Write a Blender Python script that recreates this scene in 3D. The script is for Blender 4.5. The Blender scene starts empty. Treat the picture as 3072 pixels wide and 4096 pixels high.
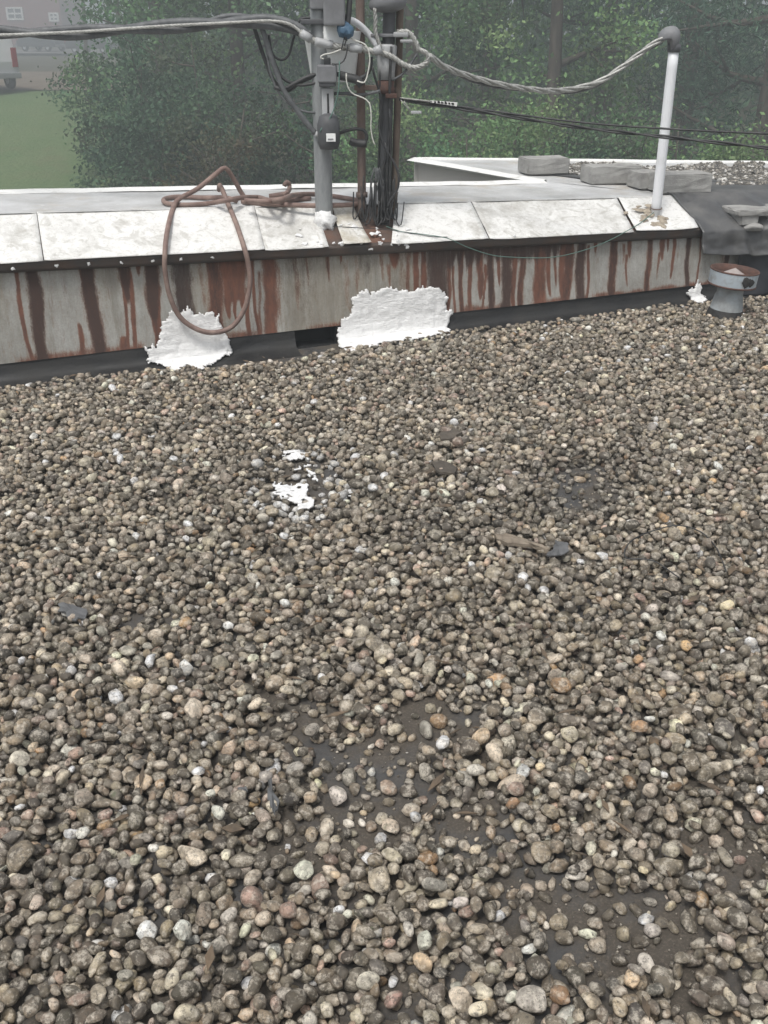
import bpy, bmesh, math, random
import numpy as np
from mathutils import Vector, Matrix

random.seed(7); rng = np.random.default_rng(7)
S = bpy.context.scene
COL = S.collection
PI = math.pi

# ------------------------------------------------------------------ camera, sky, sun, exposure
FPX = 4100.0; PITCH = math.atan(1948/4100); CZ = 1.6
cam = bpy.data.cameras.new('camera'); camo = bpy.data.objects.new('camera', cam); COL.objects.link(camo)
cam.sensor_fit = 'VERTICAL'; cam.sensor_height = 36.0; cam.lens = 36.0*FPX/4096
cam.clip_start = 0.05; cam.clip_end = 3000
camo.location = (0, 0, CZ); camo.rotation_euler = (PI/2-PITCH, 0, 0)
S.camera = camo

SUN_EL, SUN_AZ = math.radians(62), math.radians(205)   # azimuth clockwise from +Y
world = bpy.data.worlds.new('World'); S.world = world; world.use_nodes = True
wn = world.node_tree; wn.nodes.clear()
sky = wn.nodes.new('ShaderNodeTexSky'); sky.sky_type = 'NISHITA'; sky.sun_disc = False
sky.sun_elevation = SUN_EL; sky.sun_rotation = SUN_AZ; sky.air_density = 1.0; sky.dust_density = 4.0; sky.ozone_density = 1.0
hs = wn.nodes.new('ShaderNodeHueSaturation'); hs.inputs['Saturation'].default_value = 0.22
bg = wn.nodes.new('ShaderNodeBackground'); bg.inputs['Strength'].default_value = 0.115
wo = wn.nodes.new('ShaderNodeOutputWorld')
wn.links.new(sky.outputs[0], hs.inputs['Color']); wn.links.new(hs.outputs[0], bg.inputs['Color']); wn.links.new(bg.outputs[0], wo.inputs['Surface'])
sun = bpy.data.lights.new('sun', 'SUN'); sun.energy = 1.5; sun.angle = math.radians(12); sun.color = (1, .965, .91)
suno = bpy.data.objects.new('sun', sun); COL.objects.link(suno)
suno.rotation_euler = Vector((-math.sin(SUN_AZ)*math.cos(SUN_EL), -math.cos(SUN_AZ)*math.cos(SUN_EL), -math.sin(SUN_EL))).to_track_quat('-Z', 'Y').to_euler()
suno.location = (0, -3, 12)
S.view_settings.view_transform = 'Standard'; S.view_settings.look = 'None'
S.view_settings.exposure = 0.6; S.view_settings.gamma = 1.0; S.view_settings.use_curve_mapping = False
S.render.engine = 'CYCLES'
S.cycles.use_denoising = True
S.cycles.max_bounces = 6; S.cycles.volume_bounces = 0; S.cycles.transparent_max_bounces = 4

# ------------------------------------------------------------------ pixel -> place helpers (a pixel gives a direction only)
C0 = np.array([0, 0, CZ]); CF = np.array([0, math.cos(PITCH), -math.sin(PITCH)]); CU = np.array([0, math.sin(PITCH), math.cos(PITCH)])
def ray(x, y): return CF + np.array([1., 0, 0])*(x-1536)/FPX + CU*(2048-y)/FPX
def pl(x, y, p0, n):
    v = ray(x, y); n = np.asarray(n, float); return C0 + v*(np.dot(np.asarray(p0)-C0, n)/np.dot(v, n))
def proj(x, y, z):
    dx, dy, dz = x, y, z-CZ
    dep = dy*CF[1]+dz*CF[2]; return 1536+FPX*dx/dep, 2048-FPX*(dy*CU[1]+dz*CU[2])/dep, dep
def gz(x): return 0.05+0.025*x                            # the gravel roof falls a little to the left
def G(x, y): return pl(x, y, (0, 0, .05), (-.025, 0, 1))
def PY(x, y, Y): return pl(x, y, (0, Y, 0), (0, 1, 0))
def PZ(x, y, z): return pl(x, y, (0, 0, z), (0, 0, 1))
A = G(0, 1530); Bp = G(2734, 1206)
WU = Bp-A; WU[2] = 0; WL = np.linalg.norm(WU); WU /= WL
WN = np.array([WU[1], -WU[0], 0])                          # towards the camera side
def W(s, o, z): return np.array([A[0]+WU[0]*s+WN[0]*o, A[1]+WU[1]*s+WN[1]*o, z])
def toS(q): return float(np.dot(q-A, WU)), float(np.dot(q-A, WN)), float(q[2])
def V(x, y, o): return toS(pl(x, y, A+WN*o, WN))           # pixel on the vertical plane at offset o from the wall foot
def gzs(s, o=0): return gz(A[0]+WU[0]*s+WN[0]*o)
def eave(s): return 0.603-0.0165*s
def ridge(s): return 0.765-0.026*s
RO = -0.30                                                 # ridge offset
TOPN = None
_p0, _p1, _p2 = W(0, RO, ridge(0)), W(3, RO, ridge(3)), W(0, -1.5, ridge(0))
TOPN = np.cross(_p1-_p0, _p2-_p0)
def T(x, y, up=0): return pl(x, y, _p0+np.array([0, 0, up]), TOPN)   # pixel on the flat top
_e0, _e1 = W(0, .03, eave(0)), W(3, .03, eave(3))
SLN = np.cross(_e1-_e0, _p0-_e0); SLN /= np.linalg.norm(SLN)
if SLN[2] < 0: SLN = -SLN
def SL(x, y, up=0): return pl(x, y, _e0+SLN*up, SLN)                 # pixel on the sloped coping
def slp(s, t, up=0):                                               # t=0 eave, 1 ridge
    return W(s, .03+(RO-.03)*t, eave(s)+(ridge(s)-eave(s))*t)+SLN*up

# ------------------------------------------------------------------ noise
def vn(x, y, seed=0):
    x = np.asarray(x, float); y = np.asarray(y, float)
    xi = np.floor(x).astype(np.int64); yi = np.floor(y).astype(np.int64); xf = x-xi; yf = y-yi
    def h(a, b):
        n = (a*374761393+b*668265263+seed*974634777) & 0xffffffff
        n = ((n ^ (n >> 13))*1274126177) & 0xffffffff
        return ((n ^ (n >> 16)) & 0xffff)/65535.0
    u = xf*xf*(3-2*xf); v = yf*yf*(3-2*yf)
    return (h(xi, yi)*(1-u)+h(xi+1, yi)*u)*(1-v)+(h(xi, yi+1)*(1-u)+h(xi+1, yi+1)*u)*v
def fbm(x, y, seed=0, o=4):
    r = 0; a = .5; t = 0
    for i in range(o):
        r = r+a*vn(np.asarray(x)*2**i, np.asarray(y)*2**i, seed+i*17); t += a; a *= .5
    return r/t
def sst(a, b, x): t = np.clip((x-a)/(b-a), 0, 1); return t*t*(3-2*t)

# ------------------------------------------------------------------ materials
def newmat(name):
    m = bpy.data.materials.new(name); m.use_nodes = True
    nt = m.node_tree; b = nt.nodes['Principled BSDF']; return m, nt, b
class NB:
    def __init__(s, nt): s.nt = nt; s.pos = None
    def n(s, t, **k):
        o = s.nt.nodes.new(t)
        for a, v in k.items(): setattr(o, a, v)
        return o
    def l(s, a, b): s.nt.links.new(a, b)
    def coord(s):
        if s.pos is None: s.pos = s.n('ShaderNodeNewGeometry').outputs['Position']
        return s.pos
    def noise(s, scale, detail=4, rough=.6, vec=None, stretch=None):
        o = s.n('ShaderNodeTexNoise'); o.inputs['Scale'].default_value = scale; o.inputs['Detail'].default_value = detail; o.inputs['Roughness'].default_value = rough
        v = vec or s.coord()
        if stretch:
            mp = s.n('ShaderNodeMapping'); mp.inputs['Scale'].default_value = stretch; s.l(v, mp.inputs['Vector']); v = mp.outputs[0]
        s.l(v, o.inputs['Vector']); return o.outputs['Fac']
    def ramp(s, fac, a, b, lo=0., hi=1.):
        o = s.n('ShaderNodeMapRange'); o.inputs['From Min'].default_value = a; o.inputs['From Max'].default_value = b
        o.inputs['To Min'].default_value = lo; o.inputs['To Max'].default_value = hi; s.l(fac, o.inputs['Value']); return o.outputs[0]
    def mix(s, fac, a, b):
        o = s.n('ShaderNodeMix'); o.data_type = 'RGBA'
        for sock, v in ((o.inputs[0], fac), (o.inputs[6], a), (o.inputs[7], b)):
            if isinstance(v, (int, float)): sock.default_value = v
            elif isinstance(v, tuple): sock.default_value = (*v[:3], 1)
            else: s.l(v, sock)
        return o.outputs[2]
    def math(s, op, a, b=0.):
        o = s.n('ShaderNodeMath', operation=op)
        for i, v in enumerate((a, b)):
            if isinstance(v, (int, float)): o.inputs[i].default_value = v
            else: s.l(v, o.inputs[i])
        return o.outputs[0]
    def bump(s, h, strength, dist, bsdf):
        o = s.n('ShaderNodeBump'); o.inputs['Strength'].default_value = strength; o.inputs['Distance'].default_value = dist
        s.l(h, o.inputs['Height']); s.l(o.outputs[0], bsdf.inputs['Normal'])
    def attr(s, name):
        o = s.n('ShaderNodeAttribute'); o.attribute_name = name; return o
def simple(name, col, col2=None, scale=8, rough=.7, rough2=None, metal=0, bump=.0, bscale=60, thr=(.4, .65), stretch=None, spec=None):
    m, nt, b = newmat(name); k = NB(nt)
    c2 = col2 or tuple(c*.75 for c in col)
    f = k.ramp(k.noise(scale, 5, .65, stretch=stretch), *thr)
    k.l(k.mix(f, col, c2), b.inputs['Base Color'])
    b.inputs['Metallic'].default_value = metal
    b.inputs['Roughness'].default_value = rough
    if rough2 is not None: k.l(k.ramp(f, 0, 1, rough, rough2), b.inputs['Roughness'])
    if spec is not None: b.inputs['Specular IOR Level'].default_value = spec
    if bump: k.bump(k.noise(bscale, 4, .6), bump, .01, b)
    return m
M = {}
def m_pebble():
    m, nt, b = newmat('pebble_stone'); k = NB(nt)
    a = k.attr('tint'); c = a.outputs['Color']
    big = k.ramp(k.noise(30, 3, .6), .40, .60)
    c = k.mix(k.math('MULTIPLY', big, .60), c, (.070, .060, .047))
    n2 = k.ramp(k.noise(46, 6, .78), .49, .60)
    cl = k.mix(.60, c, (.78, .71, .60))
    c = k.mix(k.math('MULTIPLY', n2, .80), c, cl)
    sp = k.ramp(k.noise(150, 4, .8), .50, .60)
    c = k.mix(k.math('MULTIPLY', sp, k.ramp(k.noise(48, 2), .38, .60, .22, .80)), c, (.058, .052, .043))
    mo = k.ramp(k.noise(7, 4, .7), .63, .74)
    c = k.mix(k.math('MULTIPLY', mo, k.ramp(k.noise(90, 2), .5, .62, 0, .6)), c, (.11, .14, .07))
    k.l(c, b.inputs['Base Color']); b.inputs['Roughness'].default_value = .52; b.inputs['Specular IOR Level'].default_value = .5
    k.bump(k.noise(130, 5, .7), .8, .006, b); return m
def m_membrane():
    m, nt, b = newmat('roof_membrane'); k = NB(nt)
    d = k.ramp(k.noise(3.0, 6, .7), .40, .54)
    c = k.mix(d, (.072, .072, .073), (.075, .064, .052))
    g = k.ramp(k.noise(170, 4, .8), .50, .66)
    c = k.mix(k.math('MULTIPLY', g, k.ramp(d, 0, 1, .25, .8)), c, (.17, .145, .115))
    c = k.mix(k.ramp(k.noise(90, 3, .7), .6, .7, 0, .6), c, (.035, .031, .027))
    k.l(c, b.inputs['Base Color'])
    k.l(k.ramp(d, 0, 1, .36, .9), b.inputs['Roughness'])
    k.bump(k.noise(190, 5, .8), .6, .006, b); return m
def m_skirt():
    m, nt, b = newmat('galvanised_rusted_sheet'); k = NB(nt)
    a = k.attr('stain'); sep = k.n('ShaderNodeSeparateColor'); k.l(a.outputs['Color'], sep.inputs[0])
    n1 = k.noise(14, 5, .7); sg = k.noise(120, 3, .8)
    vs_ = k.noise(16, 6, .75, stretch=(1, 1, .05)); vs2 = k.noise(48, 5, .8, stretch=(1, 1, .035))
    c = k.mix(k.ramp(n1, .38, .64), (.46, .455, .43), (.345, .33, .30))
    c = k.mix(k.ramp(vs_, .44, .66, 0, .6), c, (.25, .24, .205)); c = k.mix(k.ramp(vs2, .54, .68, 0, .35), c, (.50, .51, .50)); c = k.mix(k.ramp(vs2, .34, .46, .32, 0), c, (.18, .15, .12))
    c = k.mix(k.ramp(sg, .35, .75), c, k.mix(.5, c, (.20, .20, .185)))
    c = k.mix(k.ramp(k.noise(55, 3, .6), .66, .74, 0, .6), c, (.16, .15, .13))
    nf = k.math('ADD', k.math('MULTIPLY', k.math('SUBTRACT', k.noise(60, 6, .8, stretch=(1, 1, .16)), .5), 1.25), k.math('MULTIPLY', k.math('SUBTRACT', k.noise(260, 4, .8, stretch=(1, 1, .4)), .5), .8))
    tan = k.ramp(k.math('ADD', sep.outputs[2], nf), .25, .85)
    c = k.mix(k.math('MULTIPLY', tan, .55), c, k.mix(k.ramp(vs_, .35, .65), (.25, .215, .15), (.17, .145, .11)))
    thin = k.ramp(k.noise(34, 5, .75, stretch=(1, 1, .045)), .60, .70, 0, .75); c = k.mix(thin, c, (.16, .085, .055))
    halo = k.ramp(k.math('ADD', sep.outputs[0], k.math('MULTIPLY', nf, 1.4)), .08, .5, 0, .5); c = k.mix(halo, c, (.25, .15, .095))
    r = k.ramp(k.math('ADD', sep.outputs[0], nf), .30, .72)
    rc = k.mix(k.ramp(k.noise(45, 4, .7, stretch=(1, 1, .3)), .35, .65), (.195, .072, .042), (.105, .045, .030))
    c = k.mix(k.math('MULTIPLY', r, .92), c, rc)
    dk = k.ramp(k.math('ADD', sep.outputs[1], nf), .28, .78)
    c = k.mix(k.math('MULTIPLY', dk, .86), c, (.050, .033, .028))
    k.l(c, b.inputs['Base Color'])
    b.inputs['Metallic'].default_value = .15
    k.l(k.ramp(r, 0, 1, .5, .8), b.inputs['Roughness'])
    k.bump(k.noise(90, 4, .6), .2, .003, b); return m
def m_coating(name, dirt=.5, warm=False):
    m, nt, b = newmat(name); k = NB(nt)
    w1, w2 = (.74, .735, .715), (.47, .46, .43)
    f = k.ramp(k.noise(5, 7, .8), .60-.22*dirt, .80-.2*dirt)
    c = k.mix(f, w1, w2 if not warm else (.45, .41, .33))
    c = k.mix(k.ramp(k.noise(34, 6, .85), .54-.04*dirt, .68, 0, .35+.4*dirt), c, (.38, .37, .335))
    sw = k.n('ShaderNodeTexNoise'); sw.inputs['Scale'].default_value = 9; sw.inputs['Detail'].default_value = 5; sw.inputs['Distortion'].default_value = 2.5; k.l(k.coord(), sw.inputs['Vector'])
    c = k.mix(k.ramp(sw.outputs['Fac'], .55, .66, 0, .25+.35*dirt), c, (.34, .325, .285))
    c = k.mix(k.ramp(k.noise(2.6, 5, .75), .60, .70, 0, .6), c, (.33, .31, .27))
    c = k.mix(k.ramp(k.noise(95, 4, .7), .64, .70, 0, .7), c, (.18, .16, .13))
    k.l(c, b.inputs['Base Color']); k.l(k.ramp(k.noise(9, 3), .3, .7, .30, .55), b.inputs['Roughness'])
    k.bump(k.noise(18, 5, .6), .35, .012, b); return m
def m_paint():
    m, nt, b = newmat('thick_white_roof_paint'); k = NB(nt)
    c = k.mix(k.ramp(k.noise(16, 6, .75), .54, .74), (.82, .82, .815), (.55, .55, .545))
    k.l(c, b.inputs['Base Color']); b.inputs['Roughness'].default_value = .5
    h = k.math('ADD', k.noise(22, 6, .75, stretch=(1, 1, 2.2)), k.math('MULTIPLY', k.noise(70, 4, .7, stretch=(.5, .5, 2)), .5))
    k.bump(h, .55, .02, b); return m
def m_leaf(name, rough=.6):
    m, nt, b = newmat(name); k = NB(nt)
    a = k.attr('tint'); k.l(a.outputs['Color'], b.inputs['Base Color']); b.inputs['Roughness'].default_value = rough
    b.inputs['Specular IOR Level'].default_value = .25
    tr = k.n('ShaderNodeBsdfTranslucent'); k.l(a.outputs['Color'], tr.inputs['Color'])
    mx = k.n('ShaderNodeMixShader'); mx.inputs[0].default_value = .35
    k.l(b.outputs[0], mx.inputs[1]); k.l(tr.outputs[0], mx.inputs[2]); k.l(mx.outputs[0], nt.nodes['Material Output'].inputs['Surface']); return m
def m_top():
    m, nt, b = newmat('weathered_roof_coating'); k = NB(nt)
    c = k.mix(k.ramp(k.noise(3.2, 6, .7), .35, .65), (.58, .585, .59), (.40, .40, .39))
    c = k.mix(k.ramp(k.noise(2.2, 5, .7), .52, .66, 0, .65), c, (.40, .35, .28))
    c = k.mix(k.ramp(k.noise(14, 6, .8), .58, .66, 0, .65), c, (.70, .70, .68))
    c = k.mix(k.ramp(k.noise(30, 5, .8), .64, .72, 0, .7), c, (.13, .12, .10))
    k.l(c, b.inputs['Base Color']); k.l(k.ramp(k.noise(4, 3), .35, .65, .35, .7), b.inputs['Roughness'])
    k.bump(k.noise(40, 5, .7), .3, .008, b); return m
M['pebble'] = m_pebble(); M['membrane'] = m_membrane(); M['skirt'] = m_skirt()
M['coat'] = m_coating('white_coping_coating', .5); M['coat_dirty'] = m_coating('soiled_coping_coating', .8); M['coat_warm'] = m_coating('stained_bare_coping', 1.0, True)
M['paint'] = m_paint(); M['top'] = m_top()
M['flash'] = simple('black_flashing', (.010, .010, .011), (.024, .023, .022), 6, .55, .75, bump=.3)
M['black'] = simple('dark_void', (.008, .008, .009), rough=.8)
M['drip'] = simple('brown_drip_metal', (.060, .052, .047), (.085, .055, .04), 9, .55, .7)
M['rustsub'] = simple('rusted_substrate', (.085, .065, .055), (.145, .075, .05), 7, .85, bump=.4)
M['trim'] = simple('white_edge_metal', (.78, .78, .76), (.55, .54, .51), 14, .4, thr=(.55, .75))
M['greywall'] = simple('grey_painted_wall', (.46, .445, .42), (.42, .41, .385), 2, .7)
M['conc'] = simple('concrete_block', (.36, .355, .34), (.25, .245, .235), 11, .9, bump=.6, bscale=160)
M['galv'] = simple('galvanised_pipe', (.34, .355, .36), (.24, .25, .255), 16, .5, .65, metal=.35, stretch=(1, 1, .3))
M['rustpipe'] = simple('rusty_pipe', (.20, .155, .135), (.125, .085, .068), 14, .8, bump=.3, stretch=(1, 1, .3))
M['brownpipe'] = simple('brown_weathered_pipe', (.15, .115, .088), (.095, .07, .055), 9, .8, stretch=(1, 1, .3))
M['whitepipe'] = simple('white_painted_pipe', (.74, .755, .78), (.64, .65, .66), 12, .45, thr=(.55, .8))
M['dgrey'] = simple('dark_grey_plastic', (.085, .088, .095), (.06, .062, .066), 12, .6)
M['mgrey'] = simple('mid_grey_plastic', (.20, .205, .215), (.15, .152, .16), 12, .6)
M['lgrey'] = simple('light_grey_enclosure', (.42, .43, .44), (.33, .335, .34), 8, .5)
M['bucket'] = simple('white_plastic', (.84, .85, .84), (.72, .73, .72), 6, .45, thr=(.5, .8))
M['blackcable'] = simple('black_cable_sheath', (.022, .023, .025), (.05, .05, .05), 20, .55)
M['greycable'] = simple('grey_cable_sheath', (.075, .08, .085), (.13, .135, .14), 25, .6)
M['alu'] = simple('weathered_aluminium_wire', (.42, .42, .40), (.25, .25, .235), 60, .5, metal=.3)
M['teal'] = simple('green_wire', (.11, .20, .17), rough=.6)
M['whitewire'] = simple('white_wire', (.62, .62, .57), rough=.6)
M['blue'] = simple('blue_plastic_wrap', (.045, .10, .17), (.08, .15, .22), 30, .5)
M['hose'] = simple('brown_rubber_hose', (.175, .115, .098), (.27, .195, .165), 18, .65, .8, bump=.15)
M['tarp'] = simple('grey_rubber_sheet', (.068, .069, .071), (.135, .133, .128), 5, .38, .62, thr=(.45, .7), bump=.3, bscale=25)
M['tarpblack'] = simple('black_sheeting', (.012, .013, .018), (.022, .023, .03), 5, .5)
M['wood'] = simple('weathered_wood', (.24, .20, .155), (.13, .105, .08), 40, .85, stretch=(1, .2, 1))
M['scrap'] = simple('grey_membrane_scrap', (.12, .122, .125), (.085, .086, .088), 20, .6)
M['bark'] = simple('tree_bark', (.10, .085, .068), (.055, .047, .038), 9, .9, bump=.6, bscale=20, stretch=(1, 1, .3))
M['leaf'] = m_leaf('leaf_foliage'); M['needle'] = m_leaf('needle_foliage', .5)
M['vent_blue'] = simple('pale_blue_vent_paint', (.44, .50, .545), (.33, .345, .35), 22, .6, thr=(.48, .7), bump=.2)
M['vent_gal'] = simple('grey_vent_metal', (.34, .375, .395), (.24, .25, .25), 14, .6, bump=.2)
M['vent_rust'] = simple('rust_red_rim', (.115, .058, .042), (.07, .042, .035), 30, .85)
M['cone'] = simple('pale_cone_metal', (.38, .335, .315), (.30, .25, .23), 20, .7)
M['tar'] = simple('black_tar', (.014, .013, .013), (.03, .028, .026), 20, .7, bump=.5)
M['brick'] = simple('red_brick', (.21, .05, .032), (.15, .04, .028), 3, .9)
M['shingle'] = simple('grey_shingle', (.12, .12, .125), rough=.9)
M['glass'] = simple('window_glass', (.06, .07, .08), rough=.1)
M['whitepaint'] = simple('white_house_paint', (.78, .78, .76), rough=.5)
M['carwhite'] = simple('white_car_paint', (.50, .51, .52), (.46, .47, .48), 3, .25)
M['cardark'] = simple('dark_car_paint', (.045, .05, .055), rough=.25)
M['carred'] = simple('red_lamp_lens', (.25, .015, .015), (.2, .01, .01), 20, .2)
M['tyre'] = simple('tyre_rubber', (.02, .02, .021), rough=.8)
M['rim'] = simple('wheel_rim', (.45, .46, .47), rough=.35, metal=.7)
M['asphalt'] = simple('asphalt', (.16, .155, .15), (.12, .117, .113), 3, .9)
M['dirt'] = simple('bare_dirt', (.17, .135, .10), (.11, .09, .065), 1.2, .95)
def m_grass():
    m, nt, b = newmat('mown_grass'); k = NB(nt)
    c = k.mix(k.ramp(k.noise(.5, 6, .75), .35, .65), (.115, .18, .075), (.15, .195, .092))
    c = k.mix(k.ramp(k.noise(7, 5, .8), .45, .65, 0, .6), c, (.07, .115, .05))
    c = k.mix(k.ramp(k.noise(.35, 5, .7), .58, .70, 0, .5), c, (.17, .16, .09))
    k.l(c, b.inputs['Base Color']); b.inputs['Roughness'].default_value = .95; b.inputs['Specular IOR Level'].default_value = .1; k.bump(k.noise(9, 4, .7), .8, .1, b); return m
M['grass'] = m_grass()
M['forest'] = simple('forest_floor', (.045, .05, .022), (.07, .055, .03), 1.5, .95)

# ------------------------------------------------------------------ object helpers
def tag(o, label=None, cat=None, group=None, kind=None):
    if label: o['label'] = label
    if cat: o['category'] = cat
    if group: o['group'] = group
    if kind: o['kind'] = kind
    return o
def thing(name, label, cat, loc=(0, 0, 0), group=None, rotz=0):
    o = bpy.data.objects.new(name, None); COL.objects.link(o); o.location = tuple(float(v) for v in loc); o.rotation_euler = (0, 0, rotz)
    o.empty_display_size = .1
    return tag(o, label, cat, group)
def link(name, me, mat, parent=None, loc=None):
    o = bpy.data.objects.new(name, me); COL.objects.link(o)
    if mat is not None: me.materials.append(mat)
    if loc is not None: o.location = tuple(float(v) for v in loc)
    if parent is not None:
        o.parent = parent; o.matrix_parent_inverse = Matrix.LocRotScale(parent.location, parent.rotation_euler, None).inverted() if parent.type == 'EMPTY' or parent.parent is None else Matrix()
    return o
def mesh(name, v, f, smooth=False):
    me = bpy.data.meshes.new(name); me.from_pydata([tuple(map(float, p)) for p in v], [], [tuple(map(int, q)) for q in f]); me.update()
    if smooth: me.polygons.foreach_set('use_smooth', [True]*len(me.polygons))
    return me
def fastmesh(name, v, faces, smooth=True, tint=None):
    v = np.asarray(v, np.float32); faces = np.asarray(faces, np.int32); n = faces.shape[1]
    me = bpy.data.meshes.new(name); me.vertices.add(len(v)); me.vertices.foreach_set('co', v.ravel())
    me.loops.add(faces.size); me.loops.foreach_set('vertex_index', faces.ravel())
    me.polygons.add(len(faces)); me.polygons.foreach_set('loop_start', np.arange(0, faces.size, n, dtype=np.int32))
    me.polygons.foreach_set('use_smooth', np.full(len(faces), smooth))
    me.update(calc_edges=True)
    if tint is not None: setcol(me, 'tint', tint)
    return me
def setcol(me, name, c):
    a = me.color_attributes.new(name, 'FLOAT_COLOR', 'POINT')
    cc = np.ones((len(me.vertices), 4), np.float32); cc[:, :3] = c; a.data.foreach_set('color', cc.ravel())
def bm_obj(name, bm, mat, parent=None, smooth=False, bevel=0):
    if bevel: bmesh.ops.bevel(bm, geom=list(bm.edges), offset=bevel, segments=2, affect='EDGES', profile=.6)
    bmesh.ops.recalc_face_normals(bm, faces=bm.faces[:])
    me = bpy.data.meshes.new(name); bm.to_mesh(me); bm.free()
    if smooth: me.polygons.foreach_set('use_smooth', [True]*len(me.polygons))
    return link(name, me, mat, parent)
def boxbm(c, ax, ay, az, hx, hy, hz, bm=None):
    bm = bm or bmesh.new(); c, ax, ay, az = map(np.asarray, (c, ax, ay, az)); vs = []
    for i in (-1, 1):
        for j in (-1, 1):
            for k in (-1, 1): vs.append(bm.verts.new(tuple(c+ax*hx*i+ay*hy*j+az*hz*k)))
    for q in ((0, 1, 3, 2), (4, 6, 7, 5), (0, 4, 5, 1), (2, 3, 7, 6), (0, 2, 6, 4), (1, 5, 7, 3)): bm.faces.new([vs[i] for i in q])
    return bm
X, Yv, Z = np.array([1., 0, 0]), np.array([0, 1., 0]), np.array([0, 0, 1.])
def box(name, c, h, mat, parent=None, bevel=.003, rotz=0., axes=None):
    if axes is None:
        ax = np.array([math.cos(rotz), math.sin(rotz), 0]); ay = np.array([-math.sin(rotz), math.cos(rotz), 0]); az = Z
    else: ax, ay, az = axes
    return bm_obj(name, boxbm(c, ax, ay, az, *h), mat, parent, False, bevel)
def spline(pts, step=.02):
    P = [np.asarray(p, float) for p in pts]
    if len(P) == 2: n = max(2, int(np.linalg.norm(P[1]-P[0])/step)); return np.array([P[0]+(P[1]-P[0])*t for t in np.linspace(0, 1, n+1)])
    P = [2*P[0]-P[1]]+P+[2*P[-1]-P[-2]]; out = []
    for i in range(1, len(P)-2):
        p0, p1, p2, p3 = P[i-1:i+3]; n = max(2, int(np.linalg.norm(p2-p1)/step))
        for t in np.linspace(0, 1, n, endpoint=False):
            out.append(.5*(2*p1+(p2-p0)*t+(2*p0-5*p1+4*p2-p3)*t*t+(3*p1-p0-3*p2+p3)*t**3))
    out.append(P[-2]); return np.array(out)
def frames(c):
    t = np.gradient(c, axis=0); t /= np.linalg.norm(t, axis=1)[:, None]+1e-9
    n = np.cross(t[0], [0.3, .2, 1.]); n /= np.linalg.norm(n); N = []
    for i in range(len(c)):
        n = n-t[i]*np.dot(n, t[i]); n /= np.linalg.norm(n)+1e-9; N.append(n)
    N = np.array(N); return t, N, np.cross(t, N)
def tubegeo(c, r, sides=8, cap=True):
    t, N, Bn = frames(c); r = np.broadcast_to(np.asarray(r, float), (len(c),))
    a = np.linspace(0, 2*PI, sides, endpoint=False)
    v = (c[:, None, :]+r[:, None, None]*(np.cos(a)[None, :, None]*N[:, None, :]+np.sin(a)[None, :, None]*Bn[:, None, :])).reshape(-1, 3)
    f = []
    for i in range(len(c)-1):
        for j in range(sides): f.append((i*sides+j, i*sides+(j+1) % sides, (i+1)*sides+(j+1) % sides, (i+1)*sides+j))
    if cap: f.append(tuple(range(sides))[::-1]); f.append(tuple((len(c)-1)*sides+j for j in range(sides)))
    return [tuple(p) for p in v], f
def join(geos):
    v, f = [], []
    for gv, gf in geos:
        o = len(v); v += gv; f += [tuple(i+o for i in q) for q in gf]
    return v, f
def tube(name, pts, r, mat, parent=None, sides=8, step=.02, raw=False):
    c = np.asarray(pts, float) if raw else spline(pts, step)
    return link(name, mesh(name, *tubegeo(c, r, sides), smooth=True), mat, parent)
def twisted(name, pts, r, strands, pitch, mat, parent=None, spread=1.0, step=.012, sides=6):
    c = spline(pts, step); t, N, Bn = frames(c); L = np.concatenate([[0], np.cumsum(np.linalg.norm(np.diff(c, axis=0), axis=1))])
    gs = []
    for k in range(strands):
        a = 2*PI*k/strands+2*PI*L/pitch
        gs.append(tubegeo(c+spread*r*(np.cos(a)[:, None]*N+np.sin(a)[:, None]*Bn), r, sides))
    return link(name, mesh(name, *join(gs), smooth=True), mat, parent)
def lathe(name, prof, mat, parent, origin, axis=Z, sides=28, smooth=True, cap=False):
    axis = np.asarray(axis, float); axis /= np.linalg.norm(axis); a1 = np.cross(axis, Yv); a1 /= np.linalg.norm(a1); a2 = np.cross(axis, a1)
    v, f = [], []
    for r, h in prof:
        for j in range(sides):
            a = 2*PI*j/sides; v.append(np.asarray(origin)+axis*h+r*(math.cos(a)*a1+math.sin(a)*a2))
    for i in range(len(prof)-1):
        for j in range(sides): f.append((i*sides+j, i*sides+(j+1) % sides, (i+1)*sides+(j+1) % sides, (i+1)*sides+j))
    if cap: f.append(tuple(range(sides))[::-1]); f.append(tuple((len(prof)-1)*sides+j for j in range(sides)))
    return link(name, mesh(name, v, f, smooth), mat, parent)
def gridmesh(name, fn, nu, nv, mat, parent=None, smooth=True, thick=0):
    u, v = np.meshgrid(np.linspace(0, 1, nu), np.linspace(0, 1, nv), indexing='ij')
    P = fn(u.ravel(), v.ravel())
    i = np.arange(nu-1)[:, None]*nv+np.arange(nv-1)[None, :]; i = i.ravel()
    F = np.stack([i, i+nv, i+nv+1, i+1], 1)
    o = link(name, fastmesh(name, P, F, smooth), mat, parent)
    if thick:
        md = o.modifiers.new('solid', 'SOLIDIFY'); md.thickness = thick; md.offset = 0
    return o
def Wv(s, o, z): return np.stack([A[0]+WU[0]*s+WN[0]*o, A[1]+WU[1]*s+WN[1]*o, z+0*s], 1)
def struct(o): o['kind'] = 'structure'; return o

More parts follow.
